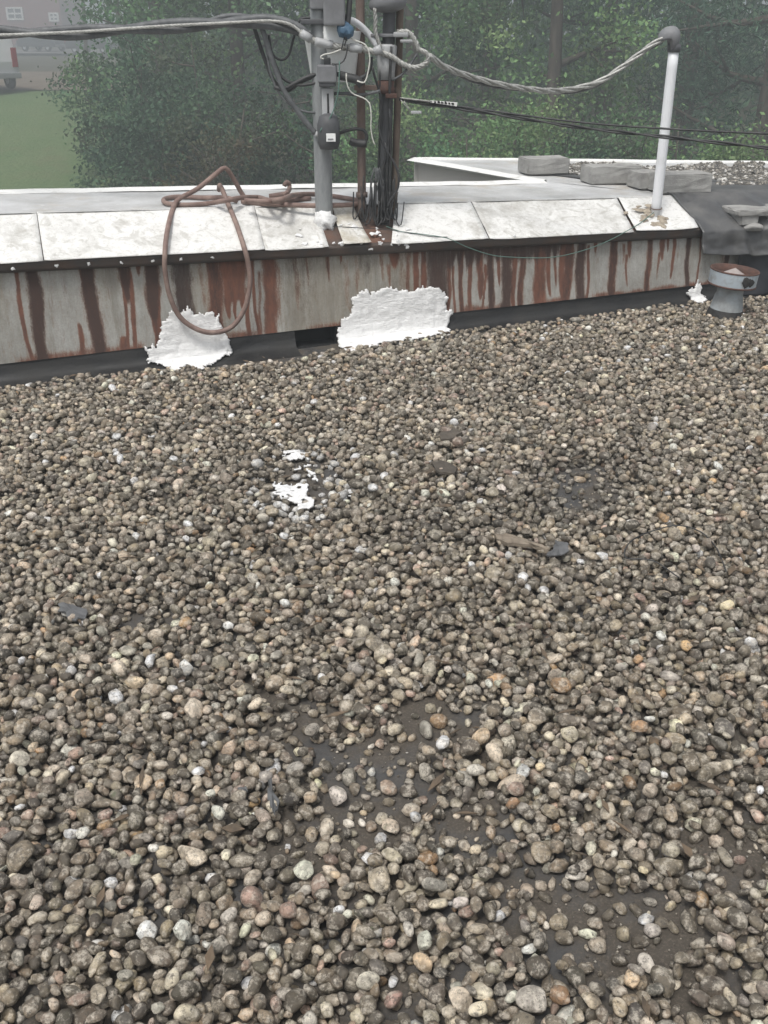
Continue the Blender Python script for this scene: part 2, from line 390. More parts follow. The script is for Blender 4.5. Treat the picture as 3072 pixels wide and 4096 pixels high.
# ------------------------------------------------------------------ terrain, lawn, road
def terr(x, y):
    x = np.asarray(x, float); y = np.asarray(y, float)
    z = np.where(y < 15, -4.2, np.where(y < 43, -4.2+(y-15)*.1195, -.85+.0035*np.clip(y-43, 0, 400)))
    return z+.12*(fbm(x*.15+50, y*.15+50, 3)-.5)*(y > 12)
def sheet(name, x0, x1, y0, y1, nx, ny, up, mat, fn=None):
    u, v = np.meshgrid(np.linspace(0, 1, nx), np.linspace(0, 1, ny), indexing='ij'); u = u.ravel(); v = v.ravel()
    if fn: x, y = fn(u, v)
    else: x = x0+(x1-x0)*u; y = y0+(y1-y0)*v
    P = np.stack([x, y, terr(x, y)+up], 1); i = (np.arange(nx-1)[:, None]*ny+np.arange(ny-1)[None, :]).ravel()
    return struct(link(name, fastmesh(name, P, np.stack([i, i+ny, i+ny+1, i+1], 1)), mat))
sheet('ground', -450, 450, -60, 840, 181, 181, 0, M['forest'])
def lawnfn(u, v):
    y = 17+(v*27.5); x1 = -5.2-(y-26)*.29+.5*np.sin(y*1.3); x0 = -60+0*y; return x0+(x1-x0)*u, y
sheet('lawn', 0, 0, 0, 0, 40, 40, .12, M['grass'], lawnfn)
sheet('driveway', -60, -10.5, 43.2, 60, 30, 14, .16, M['dirt'])
def roadfn(u, v):
    x = -90+u*80; y = 92+(v*12)+.15*(x+90)*0; return x, y
sheet('road', 0, 0, 0, 0, 50, 8, .2, M['asphalt'], roadfn)

# ------------------------------------------------------------------ roof deck with gravel
deck = struct(link('roof_deck', None or fastmesh('roof_deck', *(lambda: (
    np.stack([p for p in (W(-1.6, .02, 0), W(5.4, .02, 0), W(5.4, 6.6, 0), W(-1.6, 6.6, 0))])*np.array([1, 1, 0])+np.array([[0, 0, gz(p[0])] for p in (W(-1.6, .02, 0), W(5.4, .02, 0), W(5.4, 6.6, 0), W(-1.6, 6.6, 0))]),
    np.array([[0, 3, 2, 1]])))(), False), M['membrane']))

# pebble shapes
def icos(sub):
    bm = bmesh.new(); bmesh.ops.create_icosphere(bm, subdivisions=sub, radius=1)
    bm.verts.ensure_lookup_table(); v = np.array([w.co[:] for w in bm.verts]); f = np.array([[w.index for w in q.verts] for q in bm.faces]); bm.free(); return v, f
def cubes(n):
    bm = bmesh.new(); bmesh.ops.create_cube(bm, size=2); bmesh.ops.subdivide_edges(bm, edges=bm.edges[:], cuts=n, use_grid_fill=True)
    v = np.array([w.co[:] for w in bm.verts]); f = [[w.index for w in q.verts] for q in bm.faces]; bm.free()
    v /= np.linalg.norm(v, axis=1)[:, None]; return v, np.array(f)
def shape(v, seed):
    r = np.random.default_rng(seed); d = np.ones(len(v))
    for _ in range(6):
        n = r.normal(size=3); n /= np.linalg.norm(n); q = v@n
        d += r.uniform(-.16, .20)*np.clip(q, 0, 1)**2
    for _ in range(r.integers(3, 9)):                      # flattened facets
        n = r.normal(size=3); n /= np.linalg.norm(n); q = (v@n)*d; lim = r.uniform(.55, .86)
        d *= np.where(q > lim, 1-.88*(1-lim/np.maximum(q, .01)), 1)
    return v*d[:, None]/np.mean(d)
NVAR = 48
b_hi, f_hi = icos(3); b_n, f_n = icos(2); b_f, f_f = cubes(1)
f_n = f_n[b_n[f_n].mean(1)[:, 2] > -.62]; f_f = f_f[b_f[f_f].mean(1)[:, 2] > -.6]      # the buried undersides are left off
b_f2 = b_f
SH_HI = [shape(b_hi, i) for i in range(NVAR)]; SH_N = [shape(b_n, i) for i in range(NVAR)]; SH_F = [shape(b_f, i)*1.06 for i in range(NVAR)]
PAL = np.array([(.215, .187, .15), (.125, .11, .09), (.38, .31, .23), (.58, .52, .43), (.80, .77, .72), (.40, .295, .25), (.26, .245, .225), (.30, .255, .20), (.50, .44, .37), (.36, .24, .14)])
PW = np.array([.25, .19, .10, .115, .05, .035, .05, .14, .085, .012]); PW = PW/PW.sum()

BARE = [(1480, 3150, 330, 330, .62), (1250, 3350, 230, 330, .5), (1750, 2930, 260, 160, .62), (1880, 3330, 230, 170, .55), (1150, 2960, 200, 190, .5),
        (2480, 3760, 420, 220, .70), (2150, 3540, 230, 120, .55), (2880, 3480, 260, 200, .55), (3020, 2900, 140, 260, .42), (1680, 3960, 210, 130, .45), (2760, 3950, 350, 170, .5),
        (660, 2480, 260, 70, .5), (2330, 1960, 240, 120, .66), (1180, 2130, 260, 50, .45), (2260, 2250, 160, 60, .5), (1750, 2600, 200, 70, .35), (2500, 2480, 300, 60, .4),
        (880, 3230, 130, 160, .4), (1050, 3600, 200, 90, .5), (1200, 1960, 200, 150, .68)]
def density(x, y, z):
    px, py, dep = proj(x, y, z); d = 1.0
    for cx, cy, rx, ry, st in BARE:
        q = ((px-cx)/rx)**2+((py-cy)/ry)**2
        if q < 2.2: d = min(d, 1-.86*st*math.exp(-q*q*.9))
    return d
GXMIN, GYMIN, RES = -3.4, .75, .004
NXG, NYG = int(6.6/RES), int(6.6/RES)
hm = np.zeros((NXG, NYG), np.float32); occ = np.zeros((NXG, NYG), bool)
peb = []                                                    # x, y, z, a, b, c, variant, tint index
def frame_half(y): return min(3.05, .72+.385*(y+.1))
def place(n, layer):
    xs = rng.uniform(-3.2, 3.15, n); ys = rng.uniform(.85, 6.9, n); sz = np.exp(rng.normal(math.log(.0148 if layer < 3 else .0085), .24, n)); as_ = rng.uniform(0, 1, n)
    rzs = rng.uniform(0, 2*PI, n); el = rng.uniform(.50, .90, n); fl = rng.uniform(.46, .76, n); dn = fbm(xs*5+9, ys*5+3, 5, 3); dn2 = fbm(xs*13+9, ys*13+3, 8, 2)
    for i in range(n):
        x, y = xs[i], ys[i]
        if abs(x) > frame_half(y): continue
        if layer == 2 and abs(x) > .2+.385*(y+.1) and as_[i] > .25: continue
        s_, o_, _ = toS(np.array([x, y, 0]))
        lim = (.085 if s_ < 2.1 else .05)+.06*dn2[i]
        if layer == 2 and o_ < .20+.25*dn[i]: continue
        if .75 < s_ < 2.05: lim += .13*math.sin((s_-.75)/1.3*PI)*(.4+1.2*dn[i])
        if 2.4 < s_ < 3.3: lim += .01
        if o_ < lim: continue
        if (x-1.94)**2+(y-5.74)**2 < .105**2: continue
        d = density(x, y, gz(x))
        dd = d*(.72+.5*dn2[i]) if d < .9 else min(1, .80+.42*dn[i])
        if layer == 1 and as_[i] > dd**1.2: continue
        if layer == 2 and as_[i] > max(0, dd-.5)*2.1*(.55+1.0*dn[i]): continue
        if layer == 3 and as_[i] > .30+.4*dd: continue
        a = min(sz[i], .031); b = a*el[i]; c = a*fl[i]
        if layer == 3: a *= .75; b *= .75; c *= .75
        k = int(a/RES)+1; ci = int((x-GXMIN)/RES); cj = int((y-GYMIN)/RES)
        if ci-k < 0 or cj-k < 0 or ci+k+1 >= NXG or cj+k+1 >= NYG: continue
        sl = (slice(ci-k, ci+k+1), slice(cj-k, cj+k+1)); h = hm[sl]
        qx, qy = QG[k]; ca, sa = math.cos(rzs[i]), math.sin(rzs[i]); g = ((qx*ca+qy*sa)/a)**2+((qy*ca-qx*sa)/b)**2; ins = g < 1
        if layer in (1, 3) and occ[sl][ins].mean() > .06: continue
        cap = c*np.sqrt(np.clip(1-g, 0, 1)); z = max(c*.92, float((h+cap)[g < .82].max())-.16*c)
        if z-c > (.034 if layer == 2 else .012): continue
        hm[sl] = np.where(ins, np.maximum(h, z+cap), h); occ[sl] |= ins
        peb.append((x, y, gz(x)+z, a, b, c, rng.integers(NVAR), rng.choice(len(PAL), p=PW), layer, rzs[i]))
QG = {}
for k in range(1, 14):
    q = np.arange(-k, k+1)*RES; QG[k] = np.meshgrid(q, q, indexing='ij')
place(130000, 1); place(190000, 2); place(26000, 3)
peb = np.array(peb, float)
# white spatter on some stones round the paint spill
SPILL = G(1200, 1950)
px, py, dep = proj(peb[:, 0], peb[:, 1], peb[:, 2])
pix = FPX*peb[:, 3]*2/dep
inframe = (px > 30) & (px < 3040) & (py < 4060)
nP = len(peb)
rz = peb[:, 9]; tl = np.where(peb[:, 8] == 2, .26, .14); tx = rng.normal(0, 1, nP)*tl; ty = rng.normal(0, 1, nP)*tl
def rotm(rz, tx, ty):
    cz, sz, cx, sx, cy, sy = np.cos(rz), np.sin(rz), np.cos(tx), np.sin(tx), np.cos(ty), np.sin(ty)
    Rz = np.zeros((len(rz), 3, 3)); Rz[:, 0, 0] = cz; Rz[:, 0, 1] = -sz; Rz[:, 1, 0] = sz; Rz[:, 1, 1] = cz; Rz[:, 2, 2] = 1
    Rx = np.zeros_like(Rz); Rx[:, 0, 0] = 1; Rx[:, 1, 1] = cx; Rx[:, 1, 2] = -sx; Rx[:, 2, 1] = sx; Rx[:, 2, 2] = cx
    Ry = np.zeros_like(Rz); Ry[:, 1, 1] = 1; Ry[:, 0, 0] = cy; Ry[:, 0, 2] = sy; Ry[:, 2, 0] = -sy; Ry[:, 2, 2] = cy
    return Rx@Ry@Rz
ROT = rotm(rz, tx, ty)
tint = PAL[peb[:, 7].astype(int)]*np.array([.92, .88, .81])*np.exp(rng.normal(-.04, .44, nP))[:, None]*(1+rng.normal(0, .018, (nP, 3)))
wsp = (np.hypot((px-1190)/230, (py-1960)/190) < 1) & (rng.uniform(0, 1, nP) < .22); tint[wsp] = (.74, .74, .73)
for (cx, cy, rx, ry, st) in ((2330, 1950, 330, 150, .55), (1750, 2120, 420, 90, .3), (2650, 2300, 260, 90, .3), (900, 1900, 500, 120, .2), (2000, 1560, 500, 70, .2)):   # stones caked in dirt
    q_ = ((px-cx)/rx)**2+((py-cy)/ry)**2+(fbm(peb[:, 0]*4, peb[:, 1]*4, 33, 3)-.5)*2; tint *= (1-st*np.clip(1.3-q_, 0, 1))[:, None]
ord_ = np.argsort(-np.where(inframe & (peb[:, 8] != 3), pix, 0)); hero = set(ord_[:300].tolist())
tint = np.minimum(tint, .82); hmask = np.zeros(nP, bool); hmask[list(hero)] = True
def bake(mask, shapes, faces):
    Vs, Fs, Ts = [], [], []; off = 0; var = peb[:, 6].astype(int)
    for v in range(NVAR):
        ids = np.where(mask & (var == v))[0]
        if not len(ids): continue
        sh = shapes[v]; sc = peb[ids, 3:6]
        P = np.einsum('nij,nkj->nki', ROT[ids], sh[None]*sc[:, None, :])+peb[ids, None, :3]
        k = len(sh); Vs.append(P.reshape(-1, 3)); Ts.append(np.repeat(tint[ids], k, 0))
        Fs.append((faces[None]+(np.arange(len(ids))*k)[:, None, None]).reshape(-1, faces.shape[1])+off); off += k*len(ids)
    return np.concatenate(Vs), np.concatenate(Fs), np.concatenate(Ts)
near = (dep < 2.0) & (np.abs(peb[:, 0]) < .1+.385*(peb[:, 1]+.1)) & (peb[:, 8] != 3)
v, f, t = bake(near & ~hmask, SH_N, f_n)
g1 = link('gravel', fastmesh('gravel', v, f, True, t), M['pebble'], deck); g1['kind'] = 'stuff'
v, f, t = bake(~near & ~hmask, SH_F, f_f)
g2 = link('gravel', fastmesh('gravel', v, f, True, t), M['pebble'], deck); g2['kind'] = 'stuff'
hero_me = {}
for i in sorted(hero):
    key = (int(peb[i, 6]), int(peb[i, 7]))
    if key not in hero_me:
        me = fastmesh('pebble', SH_HI[key[0]], f_hi, True, np.tile(tint[i], (len(b_hi), 1))); me.materials.append(M['pebble']); hero_me[key] = me
    o = bpy.data.objects.new('pebble', hero_me[key]); COL.objects.link(o)
    Rm = Matrix([list(r) for r in ROT[i]]).to_4x4()
    o.matrix_world = Matrix.Translation(Vector(peb[i, :3]))@Rm@Matrix.Diagonal((*peb[i, 3:6], 1)); o.parent = deck
# grit
n = 52000; gx = rng.uniform(-2.6, 2.6, n); gy = rng.uniform(.9, 6.2, n); keep = (np.abs(gx) < .3+.385*(gy+.1)) & (fbm(gx*4, gy*4, 21, 3) > .42)
dl = np.array([density(a, b, gz(a)) for a, b in zip(gx, gy)]); keep &= rng.uniform(0, 1, n) < 1.25-1.0*dl
so = (np.stack([gx, gy, 0*gx], 1)-A)@WN; keep &= so > .08
gx, gy = gx[keep], gy[keep]; oc = np.array([(1, 0, 0), (-1, 0, 0), (0, 1, 0), (0, -1, 0), (0, 0, 1), (0, 0, -1)], float)
of = np.array([(0, 2, 4), (2, 1, 4), (1, 3, 4), (3, 0, 4), (2, 0, 5), (1, 2, 5), (3, 1, 5), (0, 3, 5)])
gr = np.exp(rng.normal(math.log(.0028), .45, len(gx)))
gv = oc[None]*gr[:, None, None]*rng.uniform(.6, 1.2, (len(gx), 6, 1))+np.stack([gx, gy, gz(gx)+gr*.5], 1)[:, None]
gt = np.repeat(PAL[rng.choice(len(PAL), len(gx), p=PW)]*rng.uniform(.5, 1.0, (len(gx), 1)), 6, 0)
g3 = link('grit', fastmesh('grit', gv.reshape(-1, 3), (of[None]+(np.arange(len(gx))*6)[:, None, None]).reshape(-1, 3), True, gt), M['pebble'], deck); g3['kind'] = 'stuff'

nf_ = 520; fx_ = rng.uniform(-2.4, 2.4, nf_); fy_ = rng.uniform(1.1, 5.8, nf_); kp = (np.abs(fx_) < .385*(fy_+.1)) & (((np.stack([fx_, fy_, 0*fx_], 1)-A)@WN) > .12); fx_, fy_ = fx_[kp], fy_[kp]
gs_ = []
for a_, b_ in zip(fx_, fy_):
    i_, j_ = int((a_-GXMIN)/RES), int((b_-GYMIN)/RES); h_ = float(hm[i_-2:i_+3, j_-2:j_+3].max()); an = rng.uniform(0, 2*PI); L_ = rng.uniform(.008, .035); w_ = L_*rng.uniform(.08, .4); d_ = np.array([math.cos(an), math.sin(an), rng.uniform(-.25, .25)]); e_ = np.array([-math.sin(an), math.cos(an), rng.uniform(-.3, .3)])
    c_ = np.array([a_, b_, gz(a_)+h_+.003]); up_ = np.array([0, 0, .0018])
    gs_.append(([c_-d_*L_, c_+e_*w_+up_, c_+d_*L_, c_-e_*w_+up_, c_-d_*L_-up_, c_+e_*w_, c_+d_*L_-up_, c_-e_*w_], [(0, 3, 2, 1), (4, 5, 6, 7), (0, 1, 5, 4), (1, 2, 6, 5), (2, 3, 7, 6), (3, 0, 4, 7)]))
M['flake'] = simple('dead_leaf_flakes', (.075, .058, .042), (.16, .115, .075), 14, .9)
fl_ = link('leaf_flakes', mesh('leaf_flakes', *join(gs_)), M['flake'], deck); fl_['kind'] = 'stuff'

# ------------------------------------------------------------------ the building under it all
bld = thing('building', 'flat roofed building below the gravel roof with grey side wall in the roof notch', 'building', W(1.5, -.5, -4.2))
def wallquad(name, a, b, za, zb, zlow, mat, parent, th=.05):
    a = np.asarray(a, float); b = np.asarray(b, float); d = b-a; d[2] = 0; d /= np.linalg.norm(d); nn = np.array([d[1], -d[0], 0])*th
    vs = [(*a[:2], zlow), (*b[:2], zlow), (*b[:2], zb), (*a[:2], za)]; vs = [np.array(q) for q in vs]+[np.array(q)+nn for q in vs]
    return link(name, mesh(name, vs, [(0, 1, 2, 3), (7, 6, 5, 4), (0, 4, 5, 1), (1, 5, 6, 2), (2, 6, 7, 3), (3, 7, 4, 0)]), mat, parent)
BO = -1.0; cs, co = 3.46, -1.0; fs, fo = 3.05, -2.35
def topz(s): return ridge(s)
wallquad('back_wall', W(-1.6, BO+.02, 0), W(cs-.03, BO+.02, 0), topz(-1.6)-.06, topz(cs)-.06, -4.4, M['greywall'], bld)
wallquad('side_wall', W(cs, co, 0), W(fs, fo, 0), topz(cs)-.02, topz(fs)-.02, -4.4, M['greywall'], bld)
wallquad('end_wall', W(fs, fo, 0), W(6.4, -1.72, 0), topz(fs)-.03, topz(6.4)-.03, -4.4, M['greywall'], bld)
wallquad('flank_wall', W(-1.6, BO+.03, 0), W(-1.6, 6.5, 0), -.02, -.12, -4.4, M['greywall'], bld)

# ------------------------------------------------------------------ parapet
par = thing('parapet', 'low rust streaked galvanised parapet with white coated sloping coping behind the gravel', 'parapet', W(1.5, 0, gzs(1.5)))
S0, S1 = -1.5, 4.95
STREAK = [(63, 14, 0, 1, 1, .3), (124, 46, 0, 1, .8, 1), (278, 16, .66, 1, 1, 0), (320, 10, 0, .2, 1, 0), (347, 52, 0, 1, .9, .9), (455, 26, .85, 1, 1, 0), (493, 42, 0, .5, .8, .8), (481, 12, .1, 1, 1, .2), (513, 16, .1, 1, 1, .2),
          (549, 20, 0, .2, 1, 0), (603, 52, 0, .75, .9, .9), (592, 22, .4, 1, 1, .5), (620, 12, .3, 1, 1, .1), (724, 62, 0, 1, .5, 1), (800, 15, 0, .9, .4, 0), (852, 52, 0, 1, 1, .55), (930, 112, 0, .60, 1, .25), (905, 30, .2, .8, 1, 0), (962, 26, .2, .72, 1, 0), (935, 14, .2, .86, 1, 0), (985, 16, .4, 1, 1, .1),
          (1012, 12, .0, 1, .9, 0), (1035, 14, .2, 1, .6, 0), (1078, 48, 0, 1, .9, 0), (1110, 20, .1, .9, .5, 0), (1058, 14, .0, .8, .7, 0), (1185, 24, .0, .8, .38, 0), (1230, 10, 0, .5, .5, 0), (1430, 14, 0, .6, .45, 0), (1530, 16, 0, .5, .5, .2), (1640, 18, 0, .9, .6, .2), (1316, 14, 0, .42, .8, .6), (1369, 12, 0, .2, 1, 0), (1395, 20, .1, .9, .35, 0), (1470, 70, .0, .45, 0, .42), (1581, 44, 0, .3, .9, 0), (1560, 16, .2, .6, .55, 0),
          (1620, 40, 0, .8, .3, .3), (1668, 22, 0, 1, 1, .1), (1700, 20, 0, 1, 1, .2), (1760, 90, 0, .95, .6, 1), (1800, 12, .2, 1, 1, .3), (1822, 9, .3, 1, 1, 0), (1853, 17, 0, 1, 1, .6), (1890, 14, 0, 1, 1, .2), (1925, 26, 0, .9, 1, .3), (1945, 8, .3, 1, 1, 0), (1968, 26, 0, 1, .8, .8),
          (2000, 13, 0, .7, 1, 0), (2032, 42, 0, 1, .7, .9), (2066, 18, 0, 1, 1, .3), (2097, 22, 0, 1, .9, .6), (2150, 10, 0, .5, 1, 0), (2173, 46, 0, 1, 1, .35), (2206, 18, 0, .95, 1, .1), (2232, 12, 0, .8, .9, 0), (2262, 22, 0, 1, 1, .2), (2285, 34, 0, 1, 1, .6), (2337, 36, 0, 1, .8, .9), (2365, 10, .1, 1, 1, 0),
          (2392, 13, 0, .28, 1, 0), (2467, 30, 0, 1, .9, .7), (2505, 12, .1, .5, .6, 0), (2528, 18, .05, .4, .9, 0), (2520, 9, .3, .95, .8, 0), (2612, 22, 0, 1, .9, .6), (2660, 20, .05, .5, .9, 0), (2650, 8, .3, .85, .8, 0), (2680, 10, .05, .35, 1, 0), (2706, 13, .04, .85, 1, .1), (2765, 18, 0, 1, .7, .9), (2812, 7, 0, 1, 1, .2), (2926, 20, 0, 1, .8, .8)]
def skirtgeo():
    nu, nv = 1150, 30
    u, v = np.meshgrid(np.linspace(S0, S1, nu), np.linspace(0, 1, nv), indexing='ij'); s = u.ravel(); t = v.ravel()   # t: 0 top, 1 bottom
    xw = A[0]+WU[0]*s; zb = .05+.025*xw+.100; zt = eave(s)-.05
    z = zt+(zb-zt)*t
    o = -.005+.03*t**1.5+.012*(fbm(s*1.6, t*1.2, 31, 3)-.5)+.008*np.sin(s*7+2*t)*t*(1-t)*2
    for seam in (0.95, 1.93, 3.2, 3.95): o += .0025*(s > seam)*1.0
    R = np.zeros_like(s); D = np.zeros_like(s); B = np.zeros_like(s)
    wob = (fbm(s*8, t*3, 41, 3)-.5)*.03
    for (x, w, t0, t1, r, d) in STREAK:
        yt = 1070-x*.05; ss = V(x, yt, .02)[0]; dd = math.sqrt(5.25**2+(ss*.35)**2); hw = w/FPX*(5.0+.42*ss)*.5/.95
        wd = hw*(1-.35*np.clip((t-t0)/(t1-t0+1e-6), 0, 1)*(1 if t1 < 1 else .2))*(1+.35*(fbm(s*0+x, t*6, 5, 2)-.5))
        if t1 < 1: wd = wd*np.sqrt(np.clip((t1-t)/.22, 1e-4, 1))
        m = sst(wd*1.7, wd*.4, np.abs(s-ss+wob*.5+.012*np.sin(t*4+x)*t))
        m = m*sst(t0-.04, t0+.02, t)*(1-sst(t1-.10, t1+.02, t) if t1 < 1 else 1)
        R = np.maximum(R, m*r); D = np.maximum(D, m*d)
    # dark band under the drip edge on the right half, rust line along the foot, tan wash
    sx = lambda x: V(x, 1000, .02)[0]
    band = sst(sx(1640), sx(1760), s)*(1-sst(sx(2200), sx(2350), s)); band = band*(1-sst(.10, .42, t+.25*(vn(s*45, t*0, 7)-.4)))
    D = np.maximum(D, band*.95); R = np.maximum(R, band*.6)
    rl = sst(.90, 1.0, t+.08*(vn(s*14, t, 9)-.4))*sst(.3, .6, vn(s*5, s*0, 12))*.7; R = np.maximum(R, rl)
    B = np.maximum(B, .7*sst(.5, .8, fbm(s*7, t*.3, 51, 3))); B = np.maximum(B, .95*sst(sx(1130), sx(1180), s)*(1-sst(sx(1200), sx(1260), s))); B = np.maximum(B, .7*sst(sx(1380), sx(1400), s)*(1-sst(sx(1440), sx(1500), s)))
    mid = sst(sx(1020), sx(1180), s)*(1-sst(sx(1640), sx(1720), s)); B = np.maximum(B, mid*(.55+.5*fbm(s*12, t*.4, 57, 3))); D = np.maximum(D, mid*.62*fbm(s*9+4, t*.6, 58, 3)*(1.1-.5*t))
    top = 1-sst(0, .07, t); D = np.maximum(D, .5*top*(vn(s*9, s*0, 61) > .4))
    i = (np.arange(nu-1)[:, None]*nv+np.arange(nv-1)[None, :]).ravel()
    me = fastmesh('metal_skirt', Wv(s, o, z), np.stack([i, i+1, i+nv+1, i+nv], 1)); setcol(me, 'stain', np.stack([R, D, B], 1)); return me
sk = link('metal_skirt', skirtgeo(), M['skirt'], par)
# black base flashing (cove) with the scupper hole left open
SC0, SC1 = V(1180, 1370, .02)[0], V(1350, 1360, .02)[0]
def flashseg(a, b, nm):
    def fn(u, v):
        s = a+(b-a)*u; xw = A[0]+WU[0]*s; g = .05+.025*xw
        prof_o = np.interp(v, [0, .45, .62, .8, 1], [.016, .030, .045, .085, .17]); prof_z = np.interp(v, [0, .45, .62, .8, 1], [.118, .05, .022, .008, .003])
        return Wv(s, prof_o+.006*(fbm(s*6, v*3, 71, 2)-.5), g+prof_z+.004*(fbm(s*9, v*4, 72, 2)-.3))
    gridmesh(nm, fn, max(6, int((b-a)*40)), 12, M['flash'], par)
flashseg(S0, SC0, 'base_flashing'); flashseg(SC1, S1, 'base_flashing')
scp = bmesh.new(); zc = gzs((SC0+SC1)/2)
for (c, h) in ((W((SC0+SC1)/2, -.10, zc+.065), ((SC1-SC0)/2, .004, .075)), (W((SC0+SC1)/2, -.06, zc+.128), ((SC1-SC0)/2, .066, .004)), (W(SC0+.003, -.06, zc+.06), (.004, .066, .07)), (W(SC1-.003, -.06, zc+.06), (.004, .066, .07)), (W((SC0+SC1)/2, -.035, zc-.002), ((SC1-SC0)/2, .066, .004))):
    boxbm(c, WU, WN, Z, *h, bm=scp)
bm_obj('scupper', scp, M['black'], par)
# drip edge
def dripfn(u, v):
    s = S0+(3.955-S0)*u; o = np.interp(v, [0, .3, .9, 1], [.020, .046, .040, .030]); dz = np.interp(v, [0, .3, .9, 1], [-.004, -.010, -.050, -.060])
    return Wv(s, o+.004*(fbm(s*3, v, 81, 2)-.5), eave(s)+dz+.004*(fbm(s*2.5, v*0, 82, 2)-.5))
gridmesh('drip_edge', dripfn, 120, 8, M['drip'], par, thick=.003)
def blob(name, c, n, r, th, mat, parent, seed, segs=14, elong=1., up=None):
    rr = np.random.default_rng(seed); n = np.asarray(n, float)/np.linalg.norm(n); a1 = np.cross(n, Z if abs(n[2]) < .9 else X); a1 /= np.linalg.norm(a1); a2 = np.cross(n, a1)
    an = np.linspace(0, 2*PI, segs, endpoint=False); rad = r*(1+rr.uniform(-.5, .5, segs)); rad = (rad+np.roll(rad, 1)*.7+np.roll(rad, 2)*.5)/2.2 if segs > 16 else rad; vs = []
    for ring, h in ((1.0, -.002), (.86, th*.7), (.45, th)):
        for a, q in zip(an, rad): vs.append(np.asarray(c)+n*h*(1 if ring == 1 else rr.uniform(.7, 1.2))+a1*math.cos(a)*q*ring*elong+a2*math.sin(a)*q*ring)
    vs.append(np.asarray(c)+n*th*1.05); f = []
    for k in range(2):
        for j in range(segs): f.append((k*segs+j, k*segs+(j+1) % segs, (k+1)*segs+(j+1) % segs, (k+1)*segs+j))
    for j in range(segs): f.append((2*segs+j, 2*segs+(j+1) % segs, 3*segs))
    return link(name, mesh(name, vs, f, True), mat, parent)
for i, (x, y) in enumerate([(52, 1077), (227, 1064), (355, 1056), (485, 1051), (612, 1045), (725, 1037), (850, 1030), (1690, 968), (2060, 946)]):
    s_, o_, z_ = V(x, y, .046); blob('screw_cap', W(s_, .043, z_), WN, .0085, .006, M['paint'], par, i+100, 9)
# substrate under the coping
def subfn(u, v):
    s = S0+(3.95-S0)*u; return np.stack([slp(a, b, -.010) for a, b in zip(s, .02+v*.98)])
gridmesh('coping_substrate', subfn, 60, 6, M['rustsub'], par)
def panel(x0t, x0b, x1t, x1b, mat, seed, lift=0., curl=0.):
    # pixel columns at ridge and eave -> along-wall positions
    ry = lambda x: 850-.024*x; ey = lambda x: 1044-.0475*x
    q = [toS(T(x0t, ry(x0t)))[0] if x0t is not None else S0, toS(SL(x0b, ey(x0b)))[0] if x0b is not None else S0, toS(T(x1t, ry(x1t)))[0], toS(SL(x1b, ey(x1b)))[0]]
    def fn(u, v):
        L = q[1]+(q[0]-q[1])*v; Rr = q[3]+(q[2]-q[3])*v; s = L+(Rr-L)*u
        z = .004+lift+.010*(fbm(s*4, v*2, seed, 3)-.5)*1.2+curl*np.sin(v*PI)*(.3+.7*np.abs(u-.5))+.004*(np.minimum(u, 1-u)*(Rr-L) < .018)
        t = -.075+v*1.07
        base = np.stack([slp(a, b) for a, b in zip(s, np.clip(t, -.075, 1.0))]); return base+SLN[None]*z[:, None]
    return gridmesh('coping_panel', fn, max(8, int((q[3]-q[1])*34)), 18, mat, par, thick=.003)
panel(None, None, 145, 172, M['coat'], 1, .0); panel(147, 176, 1010, 1055, M['coat'], 2, .003); panel(1012, 1057, 1252, 1310, M['coat_dirty'], 3, .0)
panel(1318, 1368, 1398, 1478, M['coat_warm'], 4, .012, -.02); panel(1572, 1560, 1872, 1948, M['coat'], 5, .003); panel(1876, 1953, 2458, 2528, M['coat_dirty'], 6, .0); panel(2464, 2536, 2712, 2783, M['coat'], 7, .005)
# flat top, back trim
def topfn(u, v):
    s = S0+(4.0-S0)*u; o = RO+.02+(BO-RO-.02)*v; return Wv(s, o, ridge(s)+.003+.012*(fbm(s*2, o*3, 91, 3)-.5)*np.minimum(1, v*6))
gridmesh('top_membrane', topfn, 110, 20, M['top'], par)
def trimfn(a0, o0, a1, o1, wd, side):
    def fn(u, v):
        s = a0+(a1-a0)*u; o = o0+(o1-o0)*u
        dv = np.array([a1-a0, o1-o0]); dv /= np.linalg.norm(dv); nx = np.array([-dv[1], dv[0]])*side
        k = np.interp(v, [0, .55, .7, 1], [wd, .004, -.006, -.006]); h = np.interp(v, [0, .55, .7, 1], [.006, .022, .02, -.06])
        return Wv(s+nx[0]*k, o+nx[1]*k, ridge(s)+h+.008*(fbm(s*5, v*.5, 93, 2)-.5))
    return fn
gridmesh('edge_trim', trimfn(S0, BO, cs-.02, co, .065, 1), 90, 10, M['trim'], par)
# white flecks spattered around the masts
rf = np.random.default_rng(5)
for i in range(34):
    x = rf.uniform(1180, 1660); y = rf.uniform(895, 985) if rf.random() < .75 else rf.uniform(960, 1000)
    e = 1044-.0475*x
    if y < e-8: c = SL(x, y, .008); n_ = SLN
    else: s_, o_, z_ = V(x, y, .047); c = W(s_, .0455, z_); n_ = WN
    blob('paint_fleck', c, n_, rf.uniform(.004, .013), .003, M['paint'], par, i, 11, rf.uniform(.7, 2.0))
